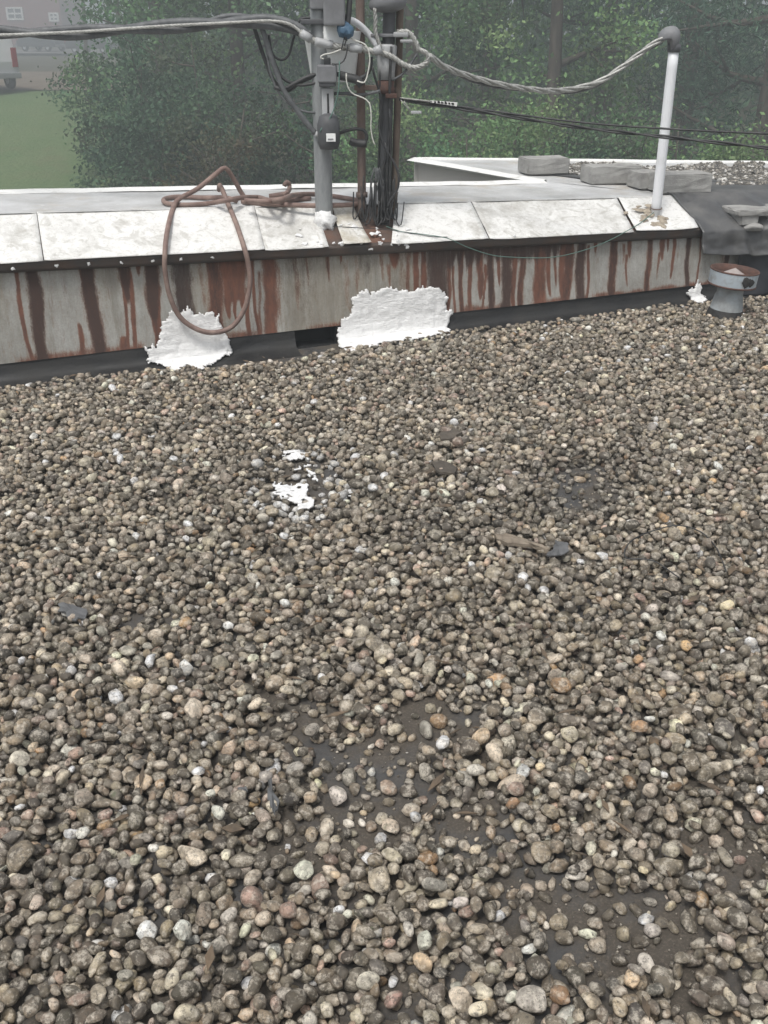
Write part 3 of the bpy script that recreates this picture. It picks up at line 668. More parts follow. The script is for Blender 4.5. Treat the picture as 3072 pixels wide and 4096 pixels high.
# thick white paint brushed on wall and foot
def patch(poly, seed):
    def sv(x, y):
        s, o, z = V(x, y, .03); g = gzs(s)
        if z > g+.02: return s, g+.5-z
        q = toS(G(x, y)); return q[0], .5+max(0, q[1]-.03)
    P = np.array([sv(x, y) for x, y in poly]); s0, v0 = P.min(0)-.03; s1, v1 = P.max(0)+.03; st = .0055
    ns, nv = int((s1-s0)/st), int((v1-v0)/st)
    u, v = np.meshgrid(s0+np.arange(ns)*st, v0+np.arange(nv)*st, indexing='ij'); s = u.ravel(); v = v.ravel()
    jx = s+(fbm(s*38, v*38, seed, 3)-.5)*.045; jy = v+(fbm(s*60, v*30, seed+3, 3)-.5)*.06
    ins = np.zeros(len(s), bool); n = len(P); sd = np.full(len(s), 9.)
    for i in range(n):
        (x0, y0), (x1, y1) = P[i], P[(i+1) % n]
        c = ((y0 > jy) != (y1 > jy)) & (jx < (x1-x0)*(jy-y0)/(y1-y0+1e-12)+x0); ins ^= c
        tt = np.clip(((jx-x0)*(x1-x0)+(jy-y0)*(y1-y0))/((x1-x0)**2+(y1-y0)**2+1e-12), 0, 1); sd = np.minimum(sd, np.hypot(jx-x0-tt*(x1-x0), jy-y0-tt*(y1-y0)))
    xw = A[0]+WU[0]*s; g = .05+.025*xw
    wo = np.interp(v, [0, .36, .40, .45, .478, .5, .56, .7], [.014, .032, .034, .040, .050, .07, .13, .27]); wz = np.interp(v, [0, .36, .40, .45, .478, .5, .56, .7], [.5, .14, .10, .054, .030, .018, .010, .009])
    th = (.004+.010*np.maximum(0, fbm(s*16, v*26, seed+9, 4)-.33)+.012*np.abs(fbm(s*22, v*9, seed+11, 3)-.5))*sst(0, .012, np.where(ins, sd, 0))
    P3 = Wv(s, wo+th+.003, g+wz+th*.4); idx = np.arange(ns*nv).reshape(ns, nv); I = ins.reshape(ns, nv)
    okf = I[:-1, :-1] & I[1:, :-1] & I[1:, 1:] & I[:-1, 1:]
    F = np.stack([idx[:-1, :-1][okf], idx[1:, :-1][okf], idx[1:, 1:][okf], idx[:-1, 1:][okf]], 1)
    used, inv = np.unique(F, return_inverse=True)
    o = link('paint_patch', fastmesh('paint_patch', P3[used], inv.reshape(-1, 4)), M['paint'], par)
    md = o.modifiers.new('solid', 'SOLIDIFY'); md.thickness = .004; md.offset = -1
Z4 = lambda L: [(x*.603, 700+y*.603) for x, y in L]; Z5 = lambda L: [(900+x*.603, 800+y*.603) for x, y in L]; Z6 = lambda L: [(1700+x*.827, 600+y*.827) for x, y in L]
patch(Z4([(1090, 950), (1130, 910), (1200, 900), (1240, 865), (1290, 920), (1340, 930), (1375, 890), (1470, 940), (1480, 1050), (1520, 1060), (1535, 1180), (1480, 1215), (1420, 1240), (1330, 1290), (1240, 1260), (1150, 1300), (1060, 1260), (945, 1250), (990, 1215), (985, 1170), (935, 1165), (1000, 1120), (1070, 1100), (1070, 1010)]), 201)
patch(Z5([(840, 640), (930, 600), (1000, 610), (1100, 580), (1150, 590), (1250, 600), (1300, 575), (1400, 575), (1455, 600), (1470, 640), (1460, 720), (1515, 735), (1480, 810), (1465, 880), (1300, 915), (1040, 940), (950, 975), (880, 1010), (780, 1000), (740, 880), (765, 790), (830, 760), (850, 690)]), 215)
patch(Z6([(1300, 640), (1335, 630), (1332, 690), (1328, 725), (1300, 745), (1258, 735), (1262, 670), (1290, 665)]), 229)

# ------------------------------------------------------------------ roof wing on the right, with gravel field
wing = thing('roof_wing', 'low grey roof wing at right with white trim and loose glittering gravel', 'roof', W(4.6, -1.2, .55))
def wingfn(u, v):
    # u along the far edge direction, v from near to far
    s0 = 3.93+(fs-3.93)*v; o0 = RO+.0+(fo-RO)*v; s1 = 6.6; o1 = RO+(-1.66-RO)*v
    # left boundary bends at the notch corner
    lb_s = np.interp(v, [0, .36, 1], [4.0, cs+.02, fs+.02]); lb_o = np.interp(v, [0, .36, 1], [RO, co, fo])
    s = lb_s+(s1-lb_s)*u; o = lb_o+(o1-lb_o)*u
    return Wv(s, o, ridge(s)+.006+.015*(fbm(s*2.5, o*2.5, 95, 3)-.5)*np.minimum(1, v*5))
gridmesh('roof_surface', wingfn, 70, 50, M['top'], wing)
gridmesh('edge_trim', trimfn(cs, co, fs, fo, .07, -1), 40, 10, M['trim'], wing)
gridmesh('edge_trim', trimfn(fs, fo, 6.6, -1.66, .03, -1), 60, 10, M['trim'], wing)
# dark torn felt sheet in front of the gravel field
def feltfn(u, v):
    s = 4.0+2.4*u; o = -.28-(.55-.10*u)*v; return Wv(s, o, ridge(s)+.016+.02*(fbm(s*4, o*4, 97, 3)-.45))
gridmesh('felt_sheet', feltfn, 60, 20, M['tarp'], wing, thick=.004)
qs = []
while len(qs) < 2600:
    x = rng.uniform(2140, 3150); y = rng.uniform(652, 742); d_ = (x-2140)/900
    if y < 668-14*d_+10*math.sin(x*.01) or (x < 2780 and y > 690+ (x-2140)*.06): continue
    if vn(x*.012, y*.03, 3) < .28: continue
    qs.append(T(x, y, .012))
qs = np.array(qs); k = len(b_f); sc = np.exp(rng.normal(math.log(.0135), .3, (len(qs), 1)))*np.array([[1., .8, .55]])
Pq = SH_F[3][None]*sc[:, None, :]*rng.uniform(.85, 1.15, (len(qs), k, 1)); Rq = rotm(rng.uniform(0, 6, len(qs)), rng.normal(0, .4, len(qs)), rng.normal(0, .4, len(qs)))
Pq = np.einsum('nij,nkj->nki', Rq, Pq)+qs[:, None]+np.array([0, 0, .006])
gq = link('gravel', fastmesh('gravel', Pq.reshape(-1, 3), (f_f[None]+(np.arange(len(qs))*k)[:, None, None]).reshape(-1, 4), True, np.repeat(np.where(rng.uniform(0, 1, (len(qs), 1)) < .16, np.array([[.72, .71, .68]]), np.array([[.075, .074, .070]])*rng.uniform(.6, 1.6, (len(qs), 1))), k, 0)), M['pebble'], wing); gq['kind'] = 'stuff'  # some stones tinted white to imitate sky glints on dark gravel

# ------------------------------------------------------------------ concrete blocks
def block(px, py, L, D, H, rot, label, up=.016, group='concrete blocks weighing down the roof sheets', lug=False, tilt=0):
    c = T(px, py, up); t = thing('concrete_block', label, 'concrete block', c, group)
    u = WU*math.cos(rot)+WN*math.sin(rot); nn = -WU*math.sin(rot)+WN*math.cos(rot); az = np.cross(u, nn); az = az*np.sign(az[2])
    bm = boxbm(c+Z*H/2, u, nn, Z, L/2, D/2, H/2)
    bmesh.ops.bevel(bm, geom=list(bm.edges), offset=.006, segments=2, affect='EDGES')
    bmesh.ops.subdivide_edges(bm, edges=[e for e in bm.edges if e.calc_length() > .08], cuts=4, use_grid_fill=True)
    for v_ in bm.verts:
        q = v_.co; v_.co += Vector(rng.normal(0, .0011, 3))
    bm_obj('body', bm, M['conc'], t)
    return t, c, u, nn
feltfn2 = lambda u, v: (lambda s, o: Wv(s, o, ridge(s)+.013+.014*(fbm(s*4, o*4, 98, 3)-.4)))(3.62+.25*(1-v)+2.9*u, -.80-(.62-.1*u)*v+.12*u)
gridmesh('felt_sheet', feltfn2, 60, 24, M['tarp'], wing, thick=.003)
block(2172, 690, .30, .20, .10, .10, 'half hidden concrete block farthest back, left of the gravel field on the wing')
block(2440, 728, .34, .20, .105, .12, 'concrete block in the middle of the row, clear of the white pipe')
t_, c_, u_, n_ = block(2580, 748, .17, .19, .095, .10, 'short concrete block with a dark hole, tucked left of the white pipe')
hb = bmesh.new(); boxbm(c_+n_*.088+Z*.016+u_*.03, u_, n_, Z, .018, .012, .015, bm=hb); bm_obj('hole', hb, M['black'], t_, bevel=.004)
block(2715, 764, .33, .20, .11, .13, 'concrete block standing behind the white pipe, nearest the coping corner')
# slabs on the draped sheet at the right edge
def slab(px, py, o, L, D, H, label, rot=.1, mat='conc', zz=None):
    s_, _, z_ = V(px, py, o); c = W(s_, o, z_ if zz is None else zz); t = thing('concrete_block', label, 'concrete block', c, 'concrete pieces piled on the draped sheet')
    u = WU*math.cos(rot)+WN*math.sin(rot); nn = -WU*math.sin(rot)+WN*math.cos(rot)
    bm = boxbm(c+Z*H/2, u, nn, Z, L/2, D/2, H/2); bmesh.ops.bevel(bm, geom=list(bm.edges), offset=.007, segments=2, affect='EDGES')
    bmesh.ops.subdivide_edges(bm, edges=[e for e in bm.edges if e.calc_length() > .08], cuts=4, use_grid_fill=True)
    for v_ in bm.verts: v_.co += Vector(rng.normal(0, .0014, 3))
    bm_obj('body', bm, M[mat], t); return t
slab(2965, 893, .0, .12, .16, .065, 'small concrete brick propping the thin slab at the right edge', .05)
slab(3075, 893, .0, .14, .16, .066, 'darker concrete brick under the slab, cut by the right edge', .02)
slab(3040, 852, .0, .40, .21, .035, 'thin flat concrete slab laid across two bricks at the right edge', .10)
# broken rounded lump
lp = W(V(3012, 912, .075)[0], .075, V(3012, 912, .075)[2])
lv = shape(b_hi, 77)*np.array([.062, .055, .026]); lo = link('concrete_lump', fastmesh('concrete_lump', lv+lp, f_hi), M['conc'])
tag(lo, 'pale broken lump of concrete lying below the propped slab', 'concrete lump')

# ------------------------------------------------------------------ draped rubber sheet and black sheeting
def tarpfn(u, v):
    s = 3.93+2.2*u; hang = .155+.03*np.sin(u*7)+.02*u
    o = np.interp(v, [0, .22, .5, .62, 1], [-.50, -.27, .02, .085, .115]); zr = np.interp(v, [0, .22], [.0, .0])
    z0 = ridge(s)+.022; z1 = eave(s)+.02
    z = np.interp(v, [0, .22, .5, .62, 1], [1, 1, .15, -.1, -1.0]); zz = np.where(v < .5, z1+(z0-z1)*np.clip((z-.15)/.85, 0, 1), z1-(.15-z)*hang/1.15)
    n1 = fbm(s*4+2, v*3, 111, 3)-.5; n2 = fbm(s*9, v*2+u*3, 113, 3)-.5
    fold = .10*np.exp(-((u-.15-.16*v)/.035)**2)*np.minimum(1, v*1.6)+.09*np.exp(-((u-.36-.06*v)/.05)**2)*v+.04*np.exp(-((u-.08-.05*v)/.02)**2)*v
    edge = np.clip(v*4, 0, 1)
    return Wv(s, o+(.07*n1*v+.035*n2*v)+fold+.10*v*sst(.25, .6, u), zz+.03*n1*edge+.02*n2*edge+fold*.4)
tp = gridmesh('rubber_sheet', tarpfn, 110, 60, M['tarp'], None, thick=.004)
tag(tp, 'dark grey rubber sheet draped over the parapet end at the right', 'rubber sheet')
def blkfn(u, v):
    s = 4.22+1.9*u; g = .05+.025*(A[0]+WU[0]*s); z = eave(s)-.02+(g+.012-eave(s)+.02)*v
    return Wv(s, .050+.03*v+.02*np.sin(s*17+v*2)*(.3+v)+.03*(fbm(s*6, v*2, 121, 3)-.5), z)
bs = gridmesh('black_sheeting', blkfn, 90, 30, M['tarpblack'], None, thick=.003)
tag(bs, 'black plastic sheeting hanging down the parapet behind the roof vent', 'plastic sheet')

# ------------------------------------------------------------------ roof vent
vb = G(2893, 1285); vt = thing('roof_vent', 'pale blue mushroom roof vent with rusty rim standing in the gravel', 'roof vent', vb)
ax = np.array([.075, -.02, 1.]); ax /= np.linalg.norm(ax)
lathe('tar_base', [(.112, -.01), (.108, .01), (.092, .07), (.088, .075)], M['tar'], vt, vb, ax)
lathe('neck', [(.090, .070), (.078, .14), (.072, .16), (.071, .215), (.085, .225)], M['vent_gal'], vt, vb, ax)
ring = lathe('hood_band', [(.118, .208), (.126, .210), (.128, .216), (.130, .285), (.131, .290)], M['vent_blue'], vt, vb, ax, 36)
lathe('rim', [(.132, .286), (.1335, .291), (.131, .2945), (.126, .293), (.122, .262), (.118, .24)], M['vent_rust'], ring, vb, ax, 36)
lathe('lower_rim', [(.124, .2045), (.131, .207), (.1315, .214), (.1275, .216)], M['vent_rust'], ring, vb, ax, 36)
lathe('cone', [(.1205, .235), (.085, .253), (.002, .300)], M['cone'], vt, vb, ax, 24, False)
tp_ = vb+ax*.245+np.array([.045, -.121, 0]); blob('tar_stain', tp_, np.array([.35, -1, 0]), .034, .003, M['tar'], ring, 31, 24, 1.0)
blob('paint_drip', vb+np.array([.085, -.07, .045]), np.array([.5, -1, .1]), .02, .006, M['paint'], vt, 33, 12, 1.)

# ------------------------------------------------------------------ masts and their gear
def zat(y, Y): return PY(1536, y, Y)[2]
b1 = SL(1297, 872, .0); Y1 = b1[1]
m1 = thing('service_mast', 'thick grey galvanised service mast carrying boxes, left of the three masts', 'service mast', b1, 'service masts on the parapet')
tube('pipe', [b1-Z*.03, b1+Z*1.62], .046, M['galv'], m1, 20, .1)
sv_ = b_hi*(1+1.0*(fbm(b_hi[:, 0]*3.1+5, b_hi[:, 2]*3.1+b_hi[:, 1]*2.3+5, 44, 4)-.5))[:, None]; link('sealant', fastmesh('sealant', sv_*np.array([.062, .055, .056])+b1+np.array([.0, -.03, -.012]), f_hi), M['paint'], m1)
def pybox(name, x0, x1, y0, y1, Y, d, mat, parent, bevel=.006):
    a = PY((x0+x1)/2, y1, Y-d/2); b = PY((x0+x1)/2, y0, Y-d/2); c = (a+b)/2; c[1] = Y-d/2+d/2
    return box(name, c, (abs(x1-x0)/2/FPX*(Y*.97), d/2, abs(b[2]-a[2])/2), mat, parent, bevel)
zx = lambda x, y: (1000+x/1.8433, y/1.8433)                         # from the enlarged view to photo pixels
def zb(name, x0, x1, y0, y1, Y, d, mat, parent, bevel=.006):
    (X0, Y0_), (X1, Y1_) = zx(x0, y0), zx(x1, y1); return pybox(name, X0, X1, Y0_, Y1_, Y, d, mat, parent, bevel)
jb = zb('junction_box', 498, 634, 478, 610, Y1-.085, .07, M['mgrey'], m1, .008); zb('cap', 545, 592, 425, 485, Y1-.085, .03, M['blackcable'], jb, .006)
zb('lower_lip', 510, 628, 600, 640, Y1-.085, .055, M['dgrey'], jb, .006)
ch = zb('channel', 532, 617, 650, 890, Y1-.07, .03, M['lgrey'], m1, .005); zb('slot', 569, 582, 690, 860, Y1-.086, .006, M['tyre'], ch, .002)
tc = PY(*zx(580, 990), Y1-.085)
lathe('terminal_closure', [(.001, -.075), (.045, -.07), (.057, -.04), (.057, .045), (.046, .085), (.02, .098), (.001, .10)], M['dgrey'], m1, tc, Z, 20)
lb = zb('label_plate', 563, 630, 985, 1045, Y1-.158, .006, M['bucket'], m1, .002); zb('printed_line', 574, 614, 1022, 1030, Y1-.1625, .002, M['mgrey'], lb, 0)
tube('fitting', [PY(*zx(482, 985), Y1-.06), PY(*zx(520, 1000), Y1-.06)], .014, M['lgrey'], m1, 10)
ub = zb('meter_box', 545, 692, -160, 190, Y1-.09, .11, M['mgrey'], m1, .01)
zb('clamp', 380, 560, 140, 182, Y1, .13, M['dgrey'], m1, .006); zb('clamp', 445, 560, -20, 70, Y1, .14, M['mgrey'], m1, .008)
# white split bucket hung behind the mast
bc = PY(*zx(612, 330), Y1+.10); bk = thing('bucket', 'white plastic bucket wired behind the left service mast', 'bucket', PY(*zx(612, 530), Y1+.10))
lathe('shell', [(.112, -.150), (.135, .0), (.148, .075), (.150, .08), (.142, .083), (.105, -.146)], M['bucket'], bk, bc-Z*.02, Z, 28)
lathe('base', [(.001, -.147), (.11, -.149)], M['bucket'], bk, bc-Z*.02, Z, 28, False)
zb('torn_sheet', 547, 690, 190, 330, Y1-.055, .004, M['bucket'], bk, .001)
# white bent conduit
el = thing('bent_conduit', 'white bent plastic conduit arching between the masts', 'conduit', PY(*zx(965, 370), Y1+.05))
tube('conduit', [PY(*zx(690, 160), Y1-.02), PY(*zx(740, 150), Y1), PY(*zx(790, 172), Y1+.02), PY(*zx(850, 225), Y1+.05), PY(*zx(905, 290), Y1+.06), PY(*zx(950, 365), Y1+.06)], .0165, M['whitepipe'], el, 12)
# thin rusty pipe
b2 = SL(1448, 858); Y2 = b2[1]
m2 = thing('service_mast', 'thin rusty brown pipe standing between the two thicker masts', 'service mast', b2, 'service masts on the parapet')
tube('pipe', [b2-Z*.04, b2+Z*1.6], .0225, M['rustpipe'], m2, 14, .1); tube('coupling', [b2+Z*.09, b2+Z*.115], .031, M['rustpipe'], m2, 12)
zb('bracket', 775, 1055, 630, 668, Y2+.01, .05, M['rustpipe'], m2, .004)
# right mast with cable bundle
b3 = SL(1536, 872); Y3 = b3[1]; t3 = PY(1566, 0, Y3)+Z*.35; d3 = (t3-b3); d3 /= np.linalg.norm(d3)
m3 = thing('service_mast', 'dark mast wrapped in black cables, rightmost of the three masts', 'service mast', b3, 'service masts on the parapet')
tube('pipe', [b3-d3*.03, t3], .032, M['dgrey'], m3, 16, .1)
tube('side_pipe', [b3+np.array([.052, .02, .05]), b3+d3*.62+np.array([.055, .02, 0]), t3+np.array([.05, .02, 0])], .019, M['brownpipe'], m3, 12, .1)
wc = PY(*zx(1003, 590), Y3-.01); wh_ = PY(*zx(1003, 330), Y3-.01)[2]-wc[2]
lathe('wrap', [(.03, 0), (.043, .002), (.046, wh_*.4), (.052, wh_*.95), (.048, wh_), (.03, wh_+.004)], M['lgrey'], m3, wc, d3, 18); lathe('collar', [(.03, -.065), (.046, -.06), (.047, -.035), (.042, -.03), (.044, -.004), (.03, 0)], M['vent_rust'], m3, wc, d3, 16); zb('clamp', 900, 1190, 248, 275, Y3-.02, .06, M['mgrey'], m3, .005)
zb('clamp', 1060, 1165, 235, 275, Y3-.05, .05, M['lgrey'], m3, .008); zb('insulator', 1110, 1200, 290, 315, Y3-.05, .04, M['lgrey'], m3, .006); zb('anchor_plate', 1000, 1080, 690, 725, Y3-.05, .03, M['vent_rust'], m3, .004)
wh = PY(*zx(1030, 60), Y3-.02)
def hood(name, c, r, mat, parent, face, sx=1.):
    vv = icos(3); v_ = vv[0].copy(); f_ = np.asarray(face, float); f_ /= np.linalg.norm(f_)
    d = v_@f_; low = v_[:, 2] < -.15
    v_[:, 2] = np.where(low, -.15+(v_[:, 2]+.15)*.5, v_[:, 2]); v_[:, :] += f_[None]*(np.clip(d, 0, 1)*.35*np.clip(.6-v_[:, 2], 0, 1))[:, None]
    return link(name, fastmesh(name, v_*np.array([sx, 1, 1])*r+np.asarray(c), vv[1]), mat, parent)
hood('weatherhead', wh+Z*.03, .085, M['mgrey'], m3, (-1, -.3, -.3))
# cables strapped to the right mast + a skirt of cut loops
rc = np.random.default_rng(3)
for i in range(5):
    off = np.array([rc.uniform(-.035, .02), -.03-rc.uniform(0, .03), 0]); top = rc.uniform(.35, 1.0)
    pts = [b3+off+np.array([rc.uniform(-.03, .03), rc.uniform(-.02, .0), .03])]+[b3+d3*h+off+rc.normal(0, .007, 3) for h in np.linspace(.1, top, 5)]
    tube('strapped_cable', pts, rc.uniform(.005, .009), M['blackcable'], m3, 6, .04)
lo_ = thing('cable_loops', 'tangle of cut black wires looping down between the thin pipe and right mast', 'cable', SL(1490, 880), 'cables hanging on the masts')
for i in range(19):
    x = rc.uniform(1412, 1592); y0 = rc.uniform(670, 790); q = rc.uniform(-18, 18); yb = rc.uniform(860, 905)
    d = rc.uniform(-.10, .0); Yc = Y3-.03+d*.4
    pts = [PY(x, y0, Yc), PY(x+q*.4, (y0+yb)/2, Yc-.01), PY(x+q, yb-15, Yc-.01), PY(x+q+rc.uniform(5, 22), yb-4, Yc-.02), PY(x+q+rc.uniform(14, 34), yb-rc.uniform(30, 110), Yc)]
    tube('wire_loop', pts, rc.uniform(.0028, .0045), M['blackcable'], lo_, 5, .02)
for i in range(4):
    x = 1462+rc.uniform(-10, 45); pts = [PY(x, 885, Y2-.05), PY(x+rc.uniform(-5, 8), 800, Y2-.06), PY(x+rc.uniform(-5, 12), 700+rc.uniform(-20, 30), Y2-.05), PY(x+rc.uniform(5, 25), 678+rc.uniform(-8, 8), Y2-.05), PY(x+rc.uniform(20, 40), 720+rc.uniform(0, 80), Y2-.05)]
    tube('wire_loop', pts, .0035, M['greycable'], lo_, 5, .02)
for i, (x, y, w_, h_, r_) in enumerate([(1500, 885, .035, .012, .5), (1515, 900, .05, .012, -.4), (1490, 915, .02, .04, .3), (1540, 890, .03, .012, .9)]):
    pass
# the white pipe with weatherhead
b4 = SL(2622, 856); Y4 = b4[1]
m4 = thing('conduit_mast', 'slim white conduit mast with a grey weatherhead, on the coping at right', 'conduit mast', b4)
t4 = PY(2696, 195, Y4); tube('pipe', [b4-Z*.03, t4], .0285, M['whitepipe'], m4, 20, .1)
lathe('collar', [(.033, -.012), (.036, -.01), (.036, .028), (.03, .03)], M['dgrey'], m4, t4-Z*.005)
hc = PY(2688, 150, Y4)
vv = icos(4); hv = vv[0].copy()
hv[:, 0] = np.where(hv[:, 0] < 0, hv[:, 0]*1.25, hv[:, 0]*.85); lowm = hv[:, 2] < -.1
hv[:, 2] = np.where(lowm & (hv[:, 0] < -.1), -.1-(hv[:, 0]+.1)*-.15, hv[:, 2]); hv[:, 2] = np.where(hv[:, 2] < 0, hv[:, 2]*1.25, hv[:, 2]*1.0)
link('weatherhead', fastmesh('weatherhead', hv*np.array([.058, .052, .058])+hc+np.array([-.004, 0, .0]), vv[1]), M['mgrey'], m4)
tube('tie_wire', [b4+np.array([.03*math.cos(a)*1.05, .03*math.sin(a)*1.05, .035+.006*math.sin(a)]) for a in np.linspace(0, 2*PI, 17)], .003, M['rustpipe'], m4, 5, .02)
M['litter'] = simple('dry_litter', (.40, .35, .28), (.24, .20, .155), 40, .9, bump=.6)
rl_ = np.random.default_rng(12)
for i in range(22):
    q = rl_.normal(0, 1, 2); x, y = (2575+38*q[0], 848+16*q[1]) if i < 12 else (2625+30*q[0], 893+12*q[1])
    blob('leaf_litter', SL(x, min(y, 912), .008), SLN, rl_.uniform(.007, .022), .005, M['litter'], m4, 300+i, 12, rl_.uniform(.8, 2.2))

# ------------------------------------------------------------------ cables
def cab(name, label, pts, Y, r, mat, twist=0, strands=2, pitch=.35, zoom=True, group='overhead cables at the masts', spread=1., cat='cable', step=.015):
    P = []
    for i, p in enumerate(pts):
        x, y = (zx(p[0], p[1]) if zoom else (p[0], p[1])); P.append(PY(x, y, Y+(p[2] if len(p) > 2 else 0)))
    o = twisted(name, P, r, strands, pitch, M[mat], None, spread, step) if twist else tube(name, P, r, M[mat], None, 8, step)
    return tag(o, label, cat, group)
Yc = Y1-.06
cab('overhead_cable', 'thick grey twisted overhead cable entering from the left edge', [(-300, 120), (0, 128), (250, 132), (420, 122), (640, 108), (800, 98), (960, 88), (1080, 88), (1180, 112), (1240, 150)], Yc, .0205, 'greycable', 1, 2, .95, False, spread=.8)
cab('overhead_cable', 'bright stranded aluminium messenger wire beside the twisted overhead cable', [(-300, 140), (0, 140), (300, 128), (480, 116), (700, 102), (900, 92), (1080, 84), (1160, 98), (1205, 130), (1250, 165)], Yc-.036, .0036, 'alu', 1, 5, .10, False, spread=1.25)
cab('overhead_cable', 'dark cable leaving the overhead bundle and drooping down to the mast boxes', [(830, 88), (900, 66), (980, 66), (1040, 100), (1085, 230), (1130, 350), (1180, 430), (1262, 535)], Yc+.02, .013, 'greycable', 0, zoom=False)
cab('drop_cable', 'black cable drooping in a low curve behind the left mast', [(1010, 90), (1060, 240), (1100, 330), (1150, 362), (1200, 330), (1275, 295)], Yc+.06, .010, 'blackcable', zoom=False)
cab('drop_cable', 'thin black cable sagging left of the mast toward the terminal closure', [(1060, 170), (1085, 300), (1130, 390), (1200, 440), (1265, 450), (1290, 430)], Yc+.03, .006, 'greycable', zoom=False)
cab('drop_cable', 'black cable curling beside the overhead bundle left of the bucket', [(1075, 140), (1090, 215), (1125, 240), (1155, 220), (1175, 150), (1200, 80), (1250, 70)], Yc+.05, .006, 'blackcable', zoom=False)
cab('drop_cable', 'straight dark cable slanting from upper left down to the lower mast', [(1090, 230), (1130, 310), (1200, 340), (1270, 330)], Yc+.03, .008, 'blackcable', zoom=False)
cab('drop_cable', 'dark cable slanting from the left bundle to the round terminal closure', [(1055, 130), (1110, 300), (1170, 420), (1225, 500), (1280, 545)], Yc+.05, .007, 'greycable', zoom=False)
cab('splice_cable', 'pale taped splice running across the white bucket between the masts', [(370, 240), (460, 295), (540, 320), (610, 338), (720, 350), (800, 352), (880, 375), (930, 385), (960, 365)], Yc-.03, .0085, 'alu', 1, 4, .10, spread=1.1)
for a, b_, l in (((378, 245), (450, 290), 'pale grey connector sleeve on the splice left of the bucket'), ((480, 305), (610, 335), 'long pale connector sleeve on the splice in front of the mast'), ((735, 352), (825, 360), 'pale taped sleeve on the splice right of the bucket'), ((915, 385), (968, 358), 'pale taped knot on the splice by the right mast')):
    o = tube('connector_sleeve', [PY(*zx(*a), Yc-.03), PY(*zx(*b_), Yc-.03)], .0205, M['lgrey'], None, 10); tag(o, l, 'cable sleeve', 'connector sleeves on the splice')
cab('splice_cable', 'stranded silver wire looping from the splice round to the right clamp', [(960, 385), (1050, 420), (1120, 470), (1200, 500), (1270, 485), (1315, 440), (1300, 390), (1240, 365), (1225, 320), (1190, 260), (1150, 235), (1085, 240)], Y3-.06, .0075, 'alu', 1, 4, .09, spread=1.1)
cab('splice_cable', 'pale wire rising from the splice to the dark weatherhead', [(965, 370), (945, 300), (925, 240), (925, 150), (920, 60)], Y3-.08, .006, 'alu', 1, 3, .08)
pts = [PY(*zx(1320, 410), Y3-.06)]+[PY(x, y, Y) for x, y, Y in [(1780, 268, Y3), (1900, 312, Y3+.1), (2030, 343, Y4-.3), (2170, 362, Y4-.2), (2280, 358, Y4-.1), (2400, 325, Y4-.05), (2500, 260, Y4-.03), (2600, 185, Y4-.02), (2655, 152, Y4-.02)]]
tag(twisted('service_drop', pts, .0085, 3, .33, M['alu'], None, 1.0, .015), 'sagging twisted silver service cable running to the white conduit mast', 'cable', 'overhead cables at the masts')
tag(tube('service_drop', [p+np.array([0, .02, -.012+.01*math.sin(i*2.)]) for i, p in enumerate(pts)], .008, M['greycable'], None, 8), 'dark cable wound along the sagging service cable at right', 'cable', 'overhead cables at the masts')
tag(tube('overhead_line', [PY(*zx(1100, 725), Y3-.03), PY(1850, 428, Y3), PY(2300, 487, Y3-.1), PY(2700, 517, Y3-.3), PY(3300, 545, Y3-.5)], .0055, M['blackcable'], None, 6, .05), 'upper of two straight black lines crossing in front of the white mast', 'cable', 'straight black lines at right')
tag(twisted('overhead_line', [PY(*zx(1100, 735), Y3-.02), PY(1850, 436, Y3), PY(2300, 506, Y3-.1), PY(2700, 552, Y3-.3), PY(3300, 615, Y3-.5)], .0055, 2, .5, M['blackcable'], None, 1., .04), 'lower twisted black line crossing in front of the white mast', 'cable', 'straight black lines at right')
# dead-end wedge with rope of bolts
dw = thing('dead_end_clamp', 'white perforated wedge clamp on the black lines right of the masts', 'cable clamp', PY(1790, 412, Y3-.02))
tube('bail_wire', [PY(*zx(1105, 722), Y3-.03), PY(*zx(1340, 748), Y3-.03)], .004, M['alu'], dw, 6)
wb = bmesh.new(); q0 = [PY(*zx(*p), Y3-.03) for p in ((1330, 742), (1530, 758), (1525, 785), (1330, 756))]; vs0 = [wb.verts.new(tuple(p)) for p in q0]; vs1 = [wb.verts.new(tuple(p+np.array([0, .03, 0]))) for p in q0]
wb.faces.new(vs0); wb.faces.new(vs1[::-1])
for i in range(4): wb.faces.new([vs0[i], vs1[i], vs1[(i+1) % 4], vs0[(i+1) % 4]])
wedge = bm_obj('wedge', wb, M['whitepaint'], dw)
for i in range(6): c = PY(*zx(1365+i*26, 751+i*2.6), Y3-.033); blob('hole', c, np.array([0, -1, 0]), .006, .002, M['tyre'], wedge, 400+i, 8)
dg = thing('hanging_tag', 'small pale metal tag hanging below the wedge clamp', 'tag', PY(*zx(1225, 830), Y3-.03)); box('plate', PY(*zx(1225, 828), Y3-.03), (.028, .006, .007), M['lgrey'], dg, .003)
tube('hanger', [PY(*zx(1110, 735), Y3-.03), PY(*zx(1180, 822), Y3-.03)], .0025, M['alu'], dg, 5); tube('hanger', [PY(*zx(1135, 745), Y3-.03), PY(*zx(1185, 822), Y3-.03)], .0025, M['alu'], dg, 5)
